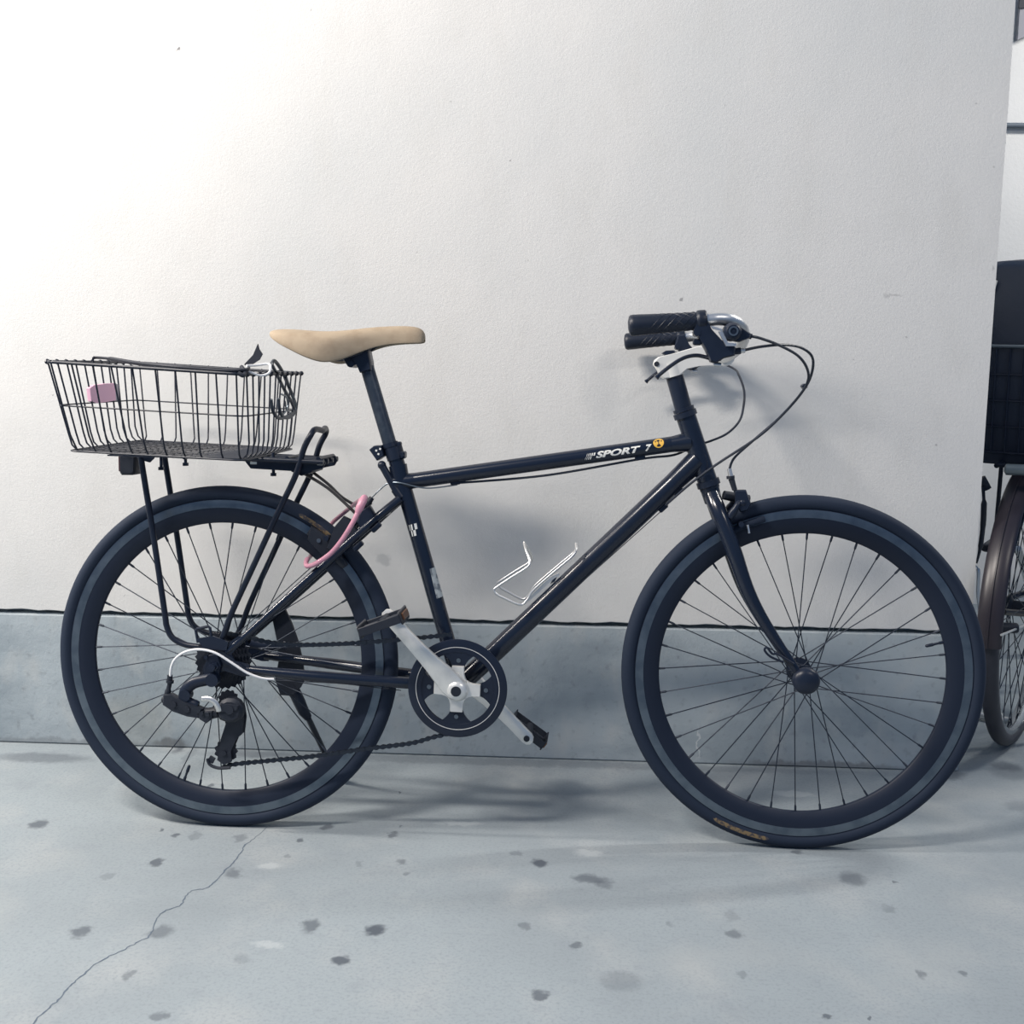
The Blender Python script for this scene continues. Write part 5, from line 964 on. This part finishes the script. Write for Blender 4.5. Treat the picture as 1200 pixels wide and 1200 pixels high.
# rear carrier and box-shaped basket with a dark cover
mb = MB()
for s_ in (-1, 1):
    mb.tube([(-0.10, s_ * 0.06, 0.675), (0.28, s_ * 0.05, 0.685)], 0.006, 10); mb.tube([(0, s_ * 0.068, 0.33), (-0.02, s_ * 0.068, 0.50), (-0.05, s_ * 0.06, 0.675)], 0.005, 10)
for x_ in (-0.10, 0.0, 0.1, 0.2): mb.tube([(x_, -0.06, 0.677), (x_, 0.06, 0.677)], 0.005, 10)
mb.build('carrier', RACKM, b2)
bx = link('rear_basket', None, b2)
BXC, BYC, HX, HY = 0.10, -0.05, 0.165, 0.195
def rrect(cx, cy, hx, hy, r_, n_=4):
    o_ = []
    for sx, sy, a0 in ((1, 1, 0), (-1, 1, 90), (-1, -1, 180), (1, -1, 270)):
        for k in range(n_ + 1):
            a_ = math.radians(a0 + 90 * k / n_); o_.append((cx + sx * (hx - r_) + r_ * math.cos(a_), cy + sy * (hy - r_) + r_ * math.sin(a_)))
    return o_
def loft(levels, mb, top=True, bot=True):
    vs = []; n_ = len(levels[0][1])
    for z_, poly in levels: vs += [(x_, y_, z_) for x_, y_ in poly]
    fs = [(i * n_ + k, i * n_ + (k + 1) % n_, (i + 1) * n_ + (k + 1) % n_, (i + 1) * n_ + k) for i in range(len(levels) - 1) for k in range(n_)]
    if bot: fs.append(tuple(range(n_)))
    if top: fs.append(tuple(range((len(levels) - 1) * n_, len(levels) * n_)))
    mb.add(vs, fs); return mb
loft([(0.672, rrect(BXC, BYC, HX - .02, HY - .02, .03)), (0.682, rrect(BXC, BYC, HX - .012, HY - .012, .03)), (0.94, rrect(BXC, BYC, HX - .003, HY - .003, .03))], MB()).build('liner', COVER, bx)
for z_, r_ in ((0.70, 0.003), (0.76, 0.0022), (0.82, 0.0022), (0.88, 0.0022)):
    poly = rrect(BXC, BYC, HX - .010 + (z_ - .7) * .05, HY - .010 + (z_ - .7) * .05, .03, 4); MB().tube([(x_, y_, z_) for x_, y_ in poly], r_, 6, closed=True).build('wire', SATIN, bx)
MB().tube([(x_, y_, 0.945) for x_, y_ in rrect(BXC, BYC, HX + .004, HY + .004, .035, 4)], 0.0048, 8, closed=True).build('rim_wire', GREY, bx)
mb = MB()
for i in range(12):
    for s_ in (-1, 1):
        y_ = BYC - HY + 0.03 + (2 * HY - .06) * i / 11; mb.tube([(BXC + s_ * (HX + .003), y_, 0.94), (BXC + s_ * (HX - .008), y_ * 1.0, 0.70)], 0.0018, 5)
for i in range(9):
    for s_ in (-1, 1):
        x_ = BXC - HX + 0.03 + (2 * HX - .06) * i / 8; mb.tube([(x_, BYC + s_ * (HY + .003), 0.94), (x_, BYC + s_ * (HY - .008), 0.70)], 0.0018, 5)
tag(mb.build('side_wires', SATIN, bx), kind='stuff')
loft([(0.948, rrect(BXC, BYC, HX, HY, .03)), (1.02, rrect(BXC, BYC, HX + .004, HY + .004, .035)), (1.115, rrect(BXC, BYC, HX - .004, HY - .004, .035)), (1.135, rrect(BXC, BYC, HX - .022, HY - .022, .04)), (1.142, rrect(BXC, BYC, HX - .08, HY - .08, .04))], MB()).build('basket_cover', COVER, bx)
MB().box((BXC - HX - .006, BYC + HY - 0.045, 1.075), (0.004, 0.008, 0.035), Euler((0.2, 0, 0))).build('cover_tag', PRINT, bx)
# clear reflector under the carrier, strap and stand tubes by the wall end
mb = MB(); mb.tube([(-0.2235, 0.0171, 0.6833), (-0.2217, 0.0139, 0.6833), (-0.2127, -0.0416, 0.6849), (-0.1910, -0.1192, 0.6868)], [0.006, 0.0125, 0.0125, 0.0125], 14, flat=(0.7, 1)); tag(mb.build('carrier_reflector', mat('clear_reflector', (0.09, 0.115, 0.13), 0.3, 0.3), b2), 'pale grey reflector under the carrier')
mb = MB(); mb.tube(catmull([(-0.1833, 0.0675, 0.6345), (-0.1811, 0.0637, 0.5978), (-0.1804, 0.0625, 0.5491), (-0.1918, 0.0622, 0.5021), (-0.2049, 0.0649, 0.4648)], 5), [0.008] * 5 + [0.014] * 6 + [0.012] * 5 + [0.008, 0.007, 0.006, 0.005, 0.004], 10, flat=(0.4, 1)); mb.build('hanging_strap', STRAPM, b2)
mb = MB().tube([(-0.1654, 0.0766, 0.6529), (-0.1580, 0.0637, 0.6278)], 0.010, 8); mb.build('carrier_corner', STRAPM, b2)
mb = MB(); mb.tube(catmull([(-0.2168, 0.0655, 0.4610), (-0.2127, 0.0584, 0.4494), (-0.2114, 0.0562, 0.3984), (-0.2078, 0.0498, 0.3453)], 6), [0.0025] * 5 + [0.0055] * 9 + [0.004] * 5, 10, flat=(0.6, 1)); mb.build('lever', CHROME, b2)
mb = MB(); mb.tube([(0, 0.075, 0.33), (0.10, 0.13, 0.02)], 0.008, 12); mb.tube([(0, -0.075, 0.33), (0.10, -0.13, 0.02)], 0.008, 12); mb.tube([(0.10, 0.13, 0.012), (0.10, -0.13, 0.012)], 0.009, 12)
mb.build('stand', CHROME, b2)
